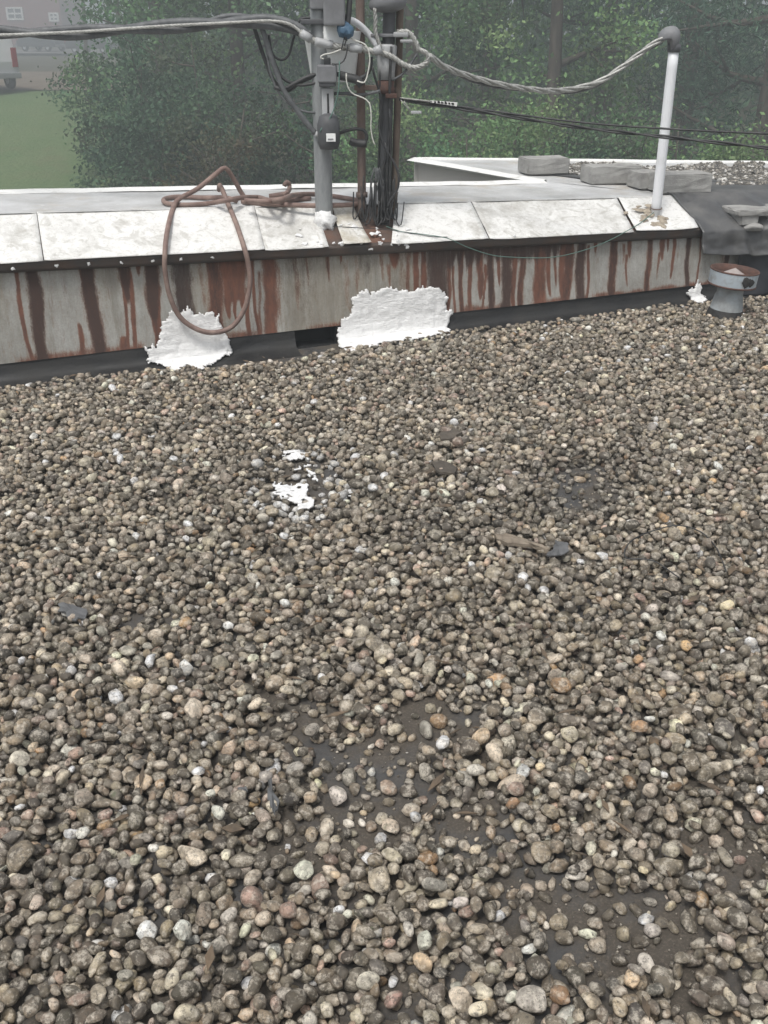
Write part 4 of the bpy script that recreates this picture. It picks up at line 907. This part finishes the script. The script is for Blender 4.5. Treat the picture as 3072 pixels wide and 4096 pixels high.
# blue wrapped bundle and thin wires
bl = thing('blue_wrap', 'crumpled blue plastic wrap tied by wires in front of the bucket', 'plastic wrap', PY(*zx(702, 260), Yc-.05))
bv = shape(b_hi, 91)*np.array([.037, .03, .04])*(1+.12*rng.normal(size=(len(b_hi), 1))*.4)+PY(*zx(702, 225), Yc-.05); link('wrap', fastmesh('wrap', bv, f_hi, False), M['blue'], bl)
tube('strap', [PY(*zx(715, 195), Yc-.05), PY(*zx(728, 100), Yc-.04), PY(*zx(738, -60), Yc-.02)], .014, M['blackcable'], bl, 8)
for k_, p in enumerate(([(700, 258), (690, 300), (675, 360)], [(712, 258), (708, 300), (695, 340)], [(695, 258), (700, 290), (715, 300), (700, 258)])): tube('tie', [PY(*zx(*a), Yc-.06) for a in p], .003, M['blackcable'], bl, 5)
cab('thin_wire', 'white wire hanging in a wavy curve right of the left mast', [(710, 540), (712, 600), (730, 660), (770, 698), (830, 720), (880, 760), (893, 850), (892, 950), (905, 1030), (922, 1068)], Y1-.10, .0034, 'whitewire', group='thin loose wires at the masts')
cab('thin_wire', 'white wire curling over the cap of the junction box', [(670, 365), (610, 390), (540, 405), (520, 425), (545, 435)], Y1-.12, .004, 'whitewire', group='thin loose wires at the masts')
cab('thin_wire', 'cream wire looping from the splice toward the right of the bucket', [(720, 265), (770, 295), (850, 330), (880, 400), (880, 480), (855, 590), (830, 610), (790, 595)], Y1-.11, .0036, 'whitewire', group='thin loose wires at the masts')
cab('thin_wire', 'green wire trailing down the junction box to the round closure', [(660, 450), (658, 560), (650, 680), (620, 800), (580, 885), (535, 935), (515, 975)], Y1-.13, .0032, 'teal', group='thin loose wires at the masts')
cab('thin_wire', 'black curved wire in front of the white bucket bottom', [(720, 330), (710, 400), (690, 450), (650, 472), (605, 470)], Y1-.12, .0034, 'blackcable', group='thin loose wires at the masts')
cab('jumper_cable', 'thick black jumper from the junction box to the thin pipe', [(630, 545), (700, 560), (760, 580), (800, 580), (850, 560), (885, 500), (890, 420)], Y1-.06, .011, 'blackcable', group='thick black jumper cables')
cab('jumper_cable', 'black splice lump between junction box and thin rusty pipe', [(660, 555), (720, 570), (790, 590), (830, 630)], Y1-.08, .021, 'blackcable', group='thick black jumper cables')
cab('jumper_cable', 'black cables running from channel to right mast below the bracket', [(620, 690), (720, 690), (800, 700), (880, 690), (960, 670)], Y1-.04, .008, 'greycable', group='thick black jumper cables')
cab('jumper_cable', 'black arching cable from the round closure over the thin pipe', [(650, 985), (720, 962), (790, 950), (840, 962), (860, 1000), (850, 1050), (800, 1062), (735, 1045)], Y2-.06, .0085, 'blackcable', group='thick black jumper cables')
cab('jumper_cable', 'black lumpy splice strapped across the thin rusty pipe', [(735, 1040), (780, 1052), (830, 1058), (860, 1058)], Y2-.06, .020, 'blackcable', group='thick black jumper cables')
cab('jumper_cable', 'black cable from the left bundle into the junction box side', [(180, 640), (240, 660), (320, 620), (420, 570), (500, 545)], Y1-.03, .011, 'blackcable', group='thick black jumper cables')
cab('jumper_cable', 'long black cable snaking down beside the right mast to the roof', [(900, 490), (930, 600), (965, 720), (960, 850), (955, 960), (990, 1080), (1045, 1170), (1085, 1250), (1098, 1330), (1085, 1400), (1045, 1460), (1010, 1530)], Y3-.09, .0062, 'blackcable', group='thick black jumper cables')
cab('jumper_cable', 'dark cable slanting from the silver loop to the right mast', [(1230, 400), (1180, 480), (1120, 550), (1050, 590)], Y3-.05, .006, 'greycable', group='thick black jumper cables')
def onwall(p):
    x, y, o = p; s, _, z = V(x, y, o); return W(s, o, z)
tw = [SL(1545, 905, .012), SL(1600, 925, .010), SL(1700, 938, .010), onwall((1790, 953, .075)), onwall((1860, 985, .07)), onwall((1950, 1016, .06)), onwall((2030, 1028, .06)), onwall((2200, 1030, .06)), onwall((2330, 1003, .06)), onwall((2430, 965, .065)), onwall((2505, 925, .07)), SL(2560, 893, .012), SL(2615, 850, .035)]
tag(tube('thin_wire', tw, .0024, M['teal'], None, 6, .03), 'thin green wire sagging across the rusty wall to the white mast', 'wire')
tag(tube('thin_wire', [SL(1330, 905, .01), SL(1560, 920, .01), SL(1720, 945, .010), SL(1790, 948, .01)], .0018, M['blackcable'], None, 5, .03), 'hair thin black wire lying on the white coping right of the masts', 'wire')

# ------------------------------------------------------------------ hose
H4 = lambda x, y: (600+x/1.8433, 600+y/1.8433)
def ht(x, y, up=.018): return T(*H4(x, y), up)
def hw_(x, y, o): return onwall((x, y, o))
hose = thing('rubber_hose', 'brown rubber hose coiled on the coping with one loop hanging down the wall', 'hose', T(900, 800, .0))
tube('hanging_loop', [ht(700, 350, .02), hw_(965, 770, -.52), hw_(925, 700, -.50), hw_(900, 672, -.48), hw_(870, 690, -.46), hw_(790, 755, -.40), SL(708, 800+15, .045) if False else hw_(715, 797, -.33), hw_(690, 840, -.27), hw_(668, 930, -.06), hw_(660, 1010, .075), hw_(660, 1080, .085), hw_(678, 1180, .08), hw_(720, 1268, .08), hw_(790, 1318, .085), hw_(860, 1330, .085), hw_(930, 1305, .08), hw_(980, 1230, .08), hw_(1000, 1130, .085), hw_(992, 1050, .08), hw_(975, 985, .06), hw_(945, 895, -.12), hw_(915, 822, -.29), hw_(900, 785, -.42), hw_(884, 748, -.50), hw_(878, 742, -.56), hw_(876, 760, -.62)], .0128, M['hose'], hose, 10, .02)
tube('coil', [ht(640, 378), ht(560, 352, .03), ht(400, 352), ht(240, 345), ht(140, 352), ht(100, 370), ht(130, 395), ht(260, 405), ht(420, 395), ht(560, 372, .05), ht(680, 352, .05), ht(800, 350, .03), ht(880, 370, .05), ht(980, 360, .07), ht(1060, 332, .05), ht(1200, 326, .03), ht(1360, 342), ht(1530, 370), ht(1580, 385), ht(1530, 398), ht(1400, 407), ht(1200, 410), ht(1000, 404), ht(800, 395), ht(680, 380)], .0128, M['hose'], hose, 10, .02)
tube('coil', [ht(700, 372, .05), ht(800, 378, .05), ht(930, 380, .045), ht(1050, 368, .018), ht(1182, 356, .018)], .0128, M['hose'], hose, 10, .02)
he = H4(1028, 285); tube('upright_end', [ht(880, 340), ht(960, 328, .03), ht(1005, 318, .05), hw_(H4(1028, 285)[0], H4(1028, 285)[1], -.62), hw_(H4(1022, 243)[0], H4(1022, 243)[1], -.63), hw_(H4(1003, 240)[0], H4(1003, 240)[1], -.63), hw_(H4(990, 268)[0], H4(990, 268)[1], -.63)], .0128, M['hose'], hose, 10, .02)

# ------------------------------------------------------------------ litter on the gravel
def hgt(p): 
    i, j = int((p[0]-GXMIN)/RES), int((p[1]-GYMIN)/RES); return float(hm[max(0, i-4):i+5, max(0, j-4):j+5].max())
def scrap(name, pxs, label, cat, mat, th=.004, lift=.0):
    P0 = [G(x, y) for x, y in pxs]; P = []
    for i in range(len(P0)):
        a_, b_ = P0[i], P0[(i+1) % len(P0)]; P += [a_+(b_-a_)*t+np.array([*rng.normal(0, .07, 2), 0])*np.linalg.norm(b_-a_)*(t > 0) for t in (0, .33, .67)]
    c = sum(P)/len(P); h = hgt(c)*.8+lift+.006
    vs = [p+Z*(h+rng.uniform(-.004, .006)) for p in P]; n = len(vs); cc = sum(vs)/n+Z*.004
    v = vs+[p-Z*th for p in vs]+[cc, cc-Z*th]; f = [(i, (i+1) % n, 2*n) for i in range(n)]+[((i+1) % n+n, i+n, 2*n+1) for i in range(n)]+[(i+n, (i+1) % n+n, (i+1) % n, i) for i in range(n)]
    return tag(link(name, mesh(name, v, f), M[mat]), label, cat)
z7 = lambda L: [(600+x*1.2055, 1600+y*1.2055) for x, y in L]; z8 = lambda L: [(700+x*1.2055, 2700+y*1.2055) for x, y in L]
scrap('wood_stick', z7([(1140, 490), (1160, 488), (1240, 512), (1315, 538), (1318, 546), (1290, 540), (1200, 525), (1148, 508)]), 'weathered splintered wood stick lying on the gravel', 'stick', 'wood', .012, .008)
scrap('membrane_scrap', z7([(1340, 512), (1362, 510), (1385, 525), (1378, 548), (1345, 562), (1312, 558), (1335, 540)]), 'dark grey membrane scrap touching the end of the wood stick', 'scrap', 'scrap', .004, .006)
scrap('membrane_scrap', z8([(312, 400), (325, 396), (330, 440), (346, 490), (334, 518), (318, 490), (310, 450)]), 'upright sliver of grey membrane in the bare patch at left centre', 'scrap', 'scrap', .004, .004)
scrap('membrane_scrap', z8([(212, 430), (240, 424), (246, 440), (222, 448)]), 'tiny square grey membrane chip near the sliver', 'scrap', 'scrap', .004)
scrap('bark_flake', z7([(935, 250), (960, 245), (1020, 268), (1010, 288), (960, 285)]), 'dark flake of bark on the gravel right of the paint spill', 'bark flake', 'bark', .01, .004)
scrap('bark_flake', z7([(960, 150), (1010, 132), (1035, 150), (1000, 172), (965, 168)]), 'black clump of debris on the gravel above the dark flake', 'bark flake', 'bark', .015, .004)
scrap('membrane_scrap', [(240, 2470), (300, 2480), (360, 2510), (350, 2540), (290, 2535), (240, 2500)], 'dark membrane scrap half buried at the left of the gravel', 'scrap', 'scrap', .004, .004)
wl = [(2705, 2385), (2600, 2310), (2500, 2300), (2495, 2260), (2530, 2215), (2600, 2190), (2700, 2182), (2790, 2195), (2850, 2240), (2880, 2300), (2893, 2360)]
tag(tube('loose_wire', [G(x, y)+Z*(hgt(G(x, y))*.9+.012) for x, y in wl], .0022, M['blackcable'], None, 5, .02), 'thin black wire bent in an arc on the gravel at right', 'wire')
w2_ = [(2537, 1192), (2550, 1205), (2562, 1228)]; w3_ = [(2560, 1185), (2590, 1188), (2612, 1205), (2620, 1222)]
for w_, l_ in ((w2_, 'short pale wire end lying at the wall foot, left of its pair'), (w3_, 'curved pale wire end with orange tip at the wall foot')): tag(tube('wire_end', [G(*p)+Z*(.03+.02*(i == 0)) for i, p in enumerate(w_)], .003, M['whitewire'], None, 5, .01), l_, 'wire')
# paint spill on the deck: ragged white film between stones
def spill(pxs, label, seed):
    P = np.array([G(x, y)[:2] for x, y in pxs]); lo, hi = P.min(0)-.03, P.max(0)+.03; st = .004; nx, ny = ((hi-lo)/st).astype(int)
    gx_, gy_ = np.meshgrid(lo[0]+np.arange(nx)*st, lo[1]+np.arange(ny)*st, indexing='ij'); x = gx_.ravel(); y = gy_.ravel()
    jx = x+(fbm(x*30, y*30, seed, 4)-.5)*.09; jy = y+(fbm(x*30+9, y*30, seed+5, 4)-.5)*.09; ins = np.zeros(len(x), bool)
    for i in range(len(P)):
        (x0, y0), (x1, y1) = P[i], P[(i+1) % len(P)]; ins ^= ((y0 > jy) != (y1 > jy)) & (jx < (x1-x0)*(jy-y0)/(y1-y0+1e-12)+x0)
    ins &= fbm(x*45, y*45, seed+8, 3) > .34
    z = gz(x)+.016+.016*fbm(x*28, y*28, seed+3, 3); idx = np.arange(nx*ny).reshape(nx, ny); I = ins.reshape(nx, ny); ok = I[:-1, :-1] & I[1:, :-1] & I[1:, 1:] & I[:-1, 1:]
    F = np.stack([idx[:-1, :-1][ok], idx[1:, :-1][ok], idx[1:, 1:][ok], idx[:-1, 1:][ok]], 1); used, inv = np.unique(F, return_inverse=True)
    o = link('paint_spill', fastmesh('paint_spill', np.stack([x, y, z], 1)[used], inv.reshape(-1, 4)), M['paint']); md = o.modifiers.new('solid', 'SOLIDIFY'); md.thickness = .006; md.offset = -1
    tag(o, label, 'paint spill', 'white paint spilled on the gravel')
spill(z7([(440, 195), (520, 178), (535, 205), (500, 215), (460, 215)]), 'small white paint spill on gravel, farthest of the cluster', 1)
spill(z7([(485, 238), (535, 232), (560, 280), (535, 290), (520, 255)]), 'narrow white paint spill between the upper and lower spills', 2)
spill(z7([(398, 302), (430, 292), (500, 290), (538, 315), (535, 350), (545, 378), (490, 382), (440, 340), (425, 320)]), 'largest white paint spill on the gravel, lower left of the cluster', 3)
spill(z7([(600, 345), (640, 320), (690, 292), (685, 310), (650, 352), (610, 358)]), 'slanting white paint spill at the right of the cluster', 4)

# ------------------------------------------------------------------ trees and shrubs
def leafcloud(centers, crad, n, size, pal, r, narrow=.55, flat=1.):
    ci = r.integers(0, len(centers), n); P = centers[ci]+r.normal(0, 1, (n, 3))*crad[ci][:, None]*np.array([1, 1, flat])*.5
    a = r.normal(size=(n, 3)); a /= np.linalg.norm(a, axis=1)[:, None]; b = np.cross(a, r.normal(size=(n, 3))); b /= np.linalg.norm(b, axis=1)[:, None]+1e-9
    L = size*r.uniform(.6, 1.4, (n, 1)); q = np.stack([P-a*L, P+b*L*narrow, P+a*L, P-b*L*narrow], 1)
    ct = (pal[r.integers(0, len(pal), len(centers))]*r.uniform(.55, 1.55, (len(centers), 1)))[ci]*r.uniform(.75, 1.25, (n, 1)); ct = ct*(1+.0*ct)
    return q.reshape(-1, 3), np.arange(n*4).reshape(-1, 4), np.repeat(ct, 4, 0)
GREENS = np.array([(.075, .145, .065), (.095, .175, .075), (.062, .125, .065), (.12, .19, .08), (.085, .145, .075)])*1.25
DARKG = np.array([(.046, .090, .054), (.056, .106, .062), (.066, .115, .062), (.085, .108, .066)])*1.25
LIGHTG = np.array([(.135, .225, .09), (.115, .20, .082), (.16, .225, .10), (.09, .17, .075)])*1.25
PINEG = np.array([(.055, .10, .068), (.068, .125, .08), (.046, .088, .062)])*1.25
def tree(name, label, cat, px, dist, height, cr, pal, seed, n=9000, leaf=.10, base=.0, trunk=.14, kind='leaf', lean=0., group='trees behind the roof', limbs=7, vis_bias=True, cz=None, tall=None, ncl=70):
    r = np.random.default_rng(seed); x = (px-1536)/FPX*dist*.905; y = dist; g = float(terr(x, y))-.05
    t = thing(name, label, cat, (x, y, g), group)
    top = np.array([x+lean*height, y, g+height]); c = spline([np.array([x, y, g-.2]), np.array([x+lean*height*.3+r.normal(0, .1), y+r.normal(0, .1), g+height*.35]), np.array([x+lean*height*.6+r.normal(0, .15), y, g+height*.7]), top], .4)
    geos = [tubegeo(c, np.linspace(trunk, trunk*.2, len(c)), 7)]
    z0 = g+base*height; tips = []
    for i in range(limbs):
        h = base*height+(height*.95-base*height)*(i+.5)/limbs; p = c[min(len(c)-1, int(h/height*len(c)))]; a = r.uniform(0, 2*PI); l = cr*r.uniform(.6, 1.05)
        e = p+np.array([math.cos(a)*l, math.sin(a)*l, l*r.uniform(.1, .5)]); m_ = (p+e)/2+np.array([0, 0, -.1*l])+r.normal(0, .1, 3)
        cc = spline([p, m_, e], .35); geos.append(tubegeo(cc, np.linspace(trunk*.42, .012, len(cc)), 5)); tips += [e, m_]
        for _ in range(2):
            e2 = m_+r.normal(0, .5*l, 3)*np.array([1, 1, .5]); cc = spline([m_, (m_+e2)/2+r.normal(0, .05, 3), e2], .3); geos.append(tubegeo(cc, np.linspace(trunk*.2, .008, len(cc)), 4)); tips.append(e2)
    link('trunk', mesh('trunk', *join(geos), smooth=True), M['bark'], t)
    cen = []
    while len(cen) < ncl:
        q = r.uniform(-1, 1, 3)
        if np.dot(q, q) > 1: continue
        z = z0+(q[2]*.5+.5)*(g+height-z0)*1.02; k = (q[2]*.5+.5); w = cr*(.55+.6*math.sin(PI*min(1, k*.9+.12)))
        cen.append((x+lean*(z-g)+q[0]*w, y+q[1]*w, z))
    cen = np.array(cen); cen = np.concatenate([cen, np.array(tips)]) if tips else cen
    crad = r.uniform(.45, 1.0, len(cen))*cr*.42
    v, f, tt = leafcloud(cen, crad, n, leaf, pal, r, .55 if kind == 'leaf' else .16, .8)
    link('crown', fastmesh('crown', v, f, False, tt), M['leaf' if kind == 'leaf' else 'needle'], t)
    return t
Tdefs = [
 # name, label, px, dist, height, crown radius, palette, leaves, leaf size, base, kind, lean
 ('deciduous_tree', 'leafy tree with bare leaning trunk beside the lawn at left', 640, 34, 11, 2.3, GREENS, 7000, .12, .30, 'leaf', -.05),
 ('deciduous_tree', 'tall green tree left of the masts behind the ivy thicket', 960, 27, 11, 2.5, GREENS, 10000, .10, .18, 'leaf', .0),
 ('deciduous_tree', 'dark tree directly behind the left service mast', 1240, 30, 12, 2.6, DARKG, 10000, .11, .12, 'leaf', .02),
 ('deciduous_tree', 'mid green tree seen between the right mast and the silver cable', 1660, 26, 11, 2.4, GREENS, 10000, .10, .12, 'leaf', -.02),
 ('deciduous_tree', 'slim tree with visible dark trunk above the sagging cable', 1960, 31, 13, 2.4, GREENS, 8500, .11, .25, 'leaf', .02),
 ('deciduous_tree', 'bright green leafy tree behind the middle of the sagging cable', 2200, 24, 10, 2.2, LIGHTG, 9000, .09, .10, 'leaf', .0),
 ('pine_tree', 'dark pine with drooping boughs left of the white mast', 2440, 30, 13, 2.5, PINEG, 12000, .15, .10, 'pine', .0),
 ('pine_tree', 'dense dark pine behind the weatherhead of the white mast', 2790, 27, 13, 2.6, PINEG, 13000, .15, .08, 'pine', .0),
 ('pine_tree', 'dark pine cut by the right edge of the picture', 3080, 23, 12, 2.4, PINEG, 12000, .14, .10, 'pine', .0),
 ('deciduous_tree', 'thin far tree with sparse crown in front of the brick house', 330, 62, 13, 2.8, LIGHTG, 3800, .15, .28, 'leaf', .06),
 ('deciduous_tree', 'spindly tree with brown trunk at the lawn edge', 480, 46, 12, 2.2, GREENS, 4500, .13, .30, 'leaf', -.02),
]
for i, (nm, lb_, px_, d_, h_, cr_, pal_, n_l, lf, bs_, kd, ln) in enumerate(Tdefs):
    tree(nm, lb_, 'tree', px_, d_, h_, cr_, pal_, 500+i, int(n_l*1.45), lf*.62, bs_, .10+.012*h_ if i < 9 else .12, kd, ln, limbs=9)
Bdefs = [
 ('ivy covered dark thicket at the edge of the lawn', 560, 24.5, 4.3, 1.5, DARKG, 9000, .075), ('tall ivy draped shrub right of the lawn thicket', 760, 23, 4.6, 1.5, DARKG, 9000, .07),
 ('brownish bramble shrub behind the hose coil', 960, 20, 3.9, 1.4, np.array([(.07, .075, .04), (.085, .07, .04), (.05, .07, .033)]), 8000, .06), ('dark shrub left of the left service mast', 1170, 21, 4.2, 1.4, DARKG, 8000, .065),
 ('leafy shrub behind the tangle of cut wires', 1430, 19.5, 3.9, 1.4, GREENS, 8000, .06), ('light green shrub beside the grey notch wall', 1640, 20.5, 4.0, 1.4, LIGHTG, 8000, .06),
 ('green shrub above the white trim of the roof notch', 1880, 19, 3.6, 1.4, GREENS, 8000, .06), ('pale leafy shrub behind the straight black lines', 2110, 19.5, 4.1, 1.4, LIGHTG, 8000, .06),
 ('mid green shrub behind the farthest concrete block', 2330, 20.5, 3.7, 1.5, GREENS, 8000, .06), ('dark shrub just left of the white mast pipe', 2540, 19, 3.6, 1.4, DARKG, 8000, .065),
 ('mixed green shrub right of the white mast pipe', 2760, 18.5, 3.9, 1.5, GREENS, 8000, .06), ('yellow green shrub at the far right behind the wing roof', 2990, 18, 3.7, 1.4, LIGHTG, 8000, .06),
 ('round low shrub at the top corner of the lawn', 400, 30, 3.4, 1.3, GREENS, 6000, .08)]
for i, (lb_, px_, d_, h_, cr_, pal_, n_l, lf) in enumerate(Bdefs):
    tree('shrub', lb_, 'shrub', px_, d_, h_, cr_, pal_, 600+i, int(n_l*1.2), lf*.68, .02, .05, 'leaf', 0, 'shrubs behind the roof', limbs=6, ncl=45)
# far wood behind, one mass
rw = np.random.default_rng(9); nw = 42000; fx = rw.uniform(470, 4100, nw); fd = rw.uniform(36, 62, nw); wx = (fx-1536)/FPX*fd*.905; wz = terr(wx, fd)+rw.uniform(0, 1, nw)**1.0*7.5
hole = fbm(wx*.35, wz*.5, 77, 3) > .60; keep = ~(hole & (wz > 1.2)); wx, fd, wz = wx[keep], fd[keep], wz[keep]
cw = np.stack([wx, fd, wz], 1); v, f, tt = leafcloud(cw, np.full(len(cw), .5), len(cw), .20, np.concatenate([GREENS, DARKG]), rw)
wd = link('woodland', fastmesh('woodland', v, f, False, tt), M['leaf']); wd['kind'] = 'stuff'; tag(wd, 'dense far woodland closing the view behind the trees', 'woodland')

# ------------------------------------------------------------------ brick house and vehicles far left
hY = 132.; hx0, hx1 = (-420-1536)/FPX*hY*.905, (250-1536)/FPX*hY*.905; hz = float(terr((hx0+hx1)/2, hY))
house = thing('brick_house', 'red brick house far off behind the trees at upper left', 'house', ((hx0+hx1)/2, hY, hz))
box('wall', ((hx0+hx1)/2, hY+5, hz+3.2), ((hx1-hx0)/2, 5, 3.4), M['brick'], house, 0)
rbm = bmesh.new(); rv = [(hx0-.5, hY-.6, hz+6.6), (hx1+.5, hY-.6, hz+6.6), (hx1+.5, hY+10.6, hz+6.6), (hx0-.5, hY+10.6, hz+6.6), (hx0-.5, hY+5, hz+9.6), (hx1+.5, hY+5, hz+9.6)]
rvs = [rbm.verts.new(p) for p in rv]
for q in ((0, 1, 5, 4), (2, 3, 4, 5), (0, 4, 3), (1, 2, 5), (0, 3, 2, 1)): rbm.faces.new([rvs[i] for i in q])
bm_obj('roof', rbm, M['shingle'], house)
for (x0, y0, x1, y1) in ((30, 28, 88, 80), (198, 50, 232, 86), (-200, 28, -140, 80)):
    a = PY(x0, y1, hY-.05); b = PY(x1, y0, hY-.05); c = (a+b)/2; hw2, hh2 = (b[0]-a[0])/2, (b[2]-a[2])/2
    w_ = box('window', c+np.array([0, .03, 0]), (hw2-.12, .04, hh2-.12), M['glass'], house, 0)
    for sgn in (-1, 1): box('frame', c+np.array([sgn*(hw2-.08), -.03, 0]), (.10, .06, hh2), M['whitepaint'], w_, 0)
    for zz in (-1, 0, 1): box('frame', c+np.array([0, -.025, zz*(hh2-.09)]), (hw2-.181, .055, .09), M['whitepaint'], w_, 0)
    box('frame', c+np.array([0, -.02, 0]), (.07, .045, hh2-.19), M['whitepaint'], w_, 0)
for x in (385, 398): p = PY(x, 190, hY-1.2); box('porch_column', (p[0], hY-1.2, hz+1.4), (.18, .18, 1.55), M['whitepaint'], house, .02)
def wheel(c, R, wd, axis, parent):
    w = lathe('wheel', [(R*.55, -wd/2), (R*.95, -wd/2), (R, -wd*.35), (R, wd*.35), (R*.95, wd/2), (R*.55, wd/2)], M['tyre'], parent, c, axis, 24)
    lathe('rim', [(.01, -wd*.38), (R*.52, -wd*.42), (R*.58, -wd*.5), (R*.58, wd*.5), (R*.52, wd*.42), (R*.01, wd*.38)], M['rim'], w, c, axis, 20); return w
def vehicle(name, label, loc, rotz, prof, glassprof, width, wheels, R, paint, van=False):
    t = thing(name, label, 'car', loc); f_ = np.array([math.cos(rotz), math.sin(rotz), 0]); r_ = np.array([f_[1], -f_[0], 0]); L = np.asarray(loc, float)
    def ext(nm, pr, w0, mat, parent, inset=0, bev=.05):
        bm = bmesh.new(); a = [bm.verts.new(tuple(L+f_*p+r_*(w0*(1-inset*(z > 1.0)))+Z*z)) for p, z in pr]; b = [bm.verts.new(tuple(L+f_*p-r_*(w0*(1-inset*(z > 1.0)))+Z*z)) for p, z in pr]
        bm.faces.new(a); bm.faces.new(b[::-1]); n = len(pr)
        for i in range(n): bm.faces.new([a[i], b[i], b[(i+1) % n], a[(i+1) % n]])
        return bm_obj(nm, bm, mat, parent, False, bev)
    body = ext('body', prof, width/2, paint, t, .12, .05)
    ext('windows', glassprof, width/2+.012, M['glass'], t, .13, .01)
    for p in wheels:
        for sd in (-1, 1): wheel(L+f_*p+r_*sd*(width/2-.10)+Z*R, R, .22, r_, t)
    back = min(p for p, z in prof); front = max(p for p, z in prof)
    for sd in (-1, 1):
        box('tail_light', L+f_*(back-.01)+r_*sd*(width/2-.16)+Z*(1.15 if van else .85), (.04, .10, .34 if van else .10), M['carred'], t, .015, axes=(f_, r_, Z))
        box('headlight', L+f_*(front+.0)+r_*sd*(width/2-.25)+Z*.75, (.04, .18, .09), M['glass'], t, .015, axes=(f_, r_, Z))
    box('bumper', L+f_*(back-.06)+Z*.52, (.10, width/2-.02, .10), M['mgrey'], t, .03, axes=(f_, r_, Z)); box('bumper', L+f_*(front+.04)+Z*.48, (.08, width/2-.05, .10), M['mgrey'], t, .03, axes=(f_, r_, Z))
    return t
vx, vy = (-128-1536)/FPX*44*.905, 44.; vz = float(terr(vx, vy))+.17
vehicle('sport_utility_vehicle', 'white vehicle with tall red tail light cut by the left edge above the lawn', (vx, vy, vz), math.radians(128), [(-2.3, .45), (-2.35, 1.0), (-2.15, 1.85), (-1.9, 1.98), (.4, 1.98), (1.0, 1.25), (2.2, 1.12), (2.35, .8), (2.3, .45)], [(-2.0, 1.15), (-1.85, 1.78), (.32, 1.78), (.85, 1.2)], 1.95, (-1.35, 1.4), .39, M['carwhite'], True)
cx_, cy_ = (165-1536)/FPX*98*.905, 98.; cz_ = float(terr(cx_, cy_))+.21
vehicle('parked_car', 'dark parked car on the road below the brick house', (cx_, cy_, cz_), math.radians(-28), [(-2.2, .35), (-2.25, .8), (-1.9, .98), (-1.3, 1.42), (.1, 1.45), (.9, .98), (2.1, .82), (2.25, .6), (2.2, .35)], [(-1.7, 1.0), (-1.2, 1.34), (.05, 1.36), (.75, 1.0)], 1.8, (-1.35, 1.35), .33, M['cardark'])
cx_, cy_ = (372-1536)/FPX*92*.905, 92.; cz_ = float(terr(cx_, cy_))+.21
vehicle('parked_car', 'second parked car glimpsed between the tree trunks', (cx_, cy_, cz_), math.radians(-20), [(-2.2, .35), (-2.25, .8), (-1.9, .98), (-1.3, 1.42), (.1, 1.45), (.9, .98), (2.1, .82), (2.25, .6), (2.2, .35)], [(-1.7, 1.0), (-1.2, 1.34), (.05, 1.36), (.75, 1.0)], 1.8, (-1.35, 1.35), .33, M['cardark'])

# ------------------------------------------------------------------ haze volume standing in for lens glare
hz_ = box('glare_haze', (0, 390, 4.4), (470, 470, 9.6+1.2), None, None, 0) if False else None
bmz = boxbm((0, 390, 4.75), X, Yv, Z, 465, 465, 10.75)
hzo = bm_obj('glare_haze', bmz, None); hzo['kind'] = 'stuff'  # air volume added to imitate the pale veiling glare of the lens
hmz = bpy.data.materials.new('glare_haze_air'); hmz.use_nodes = True; hn = hmz.node_tree; hn.nodes.clear()
pv = hn.nodes.new('ShaderNodeVolumePrincipled'); pv.inputs['Density'].default_value = .0105; pv.inputs['Color'].default_value = (.88, .95, .98, 1); pv.inputs['Anisotropy'].default_value = .2
ho = hn.nodes.new('ShaderNodeOutputMaterial'); hn.links.new(pv.outputs[0], ho.inputs['Volume']); hzo.data.materials.append(hmz)
print('pebbles', nP, 'tris', sum(sum(len(p.vertices)-2 for p in o.data.polygons) if len(o.data.polygons) < 5000 else len(o.data.polygons)*(len(o.data.polygons[0].vertices)-2) for o in S.objects if o.type == 'MESH'))
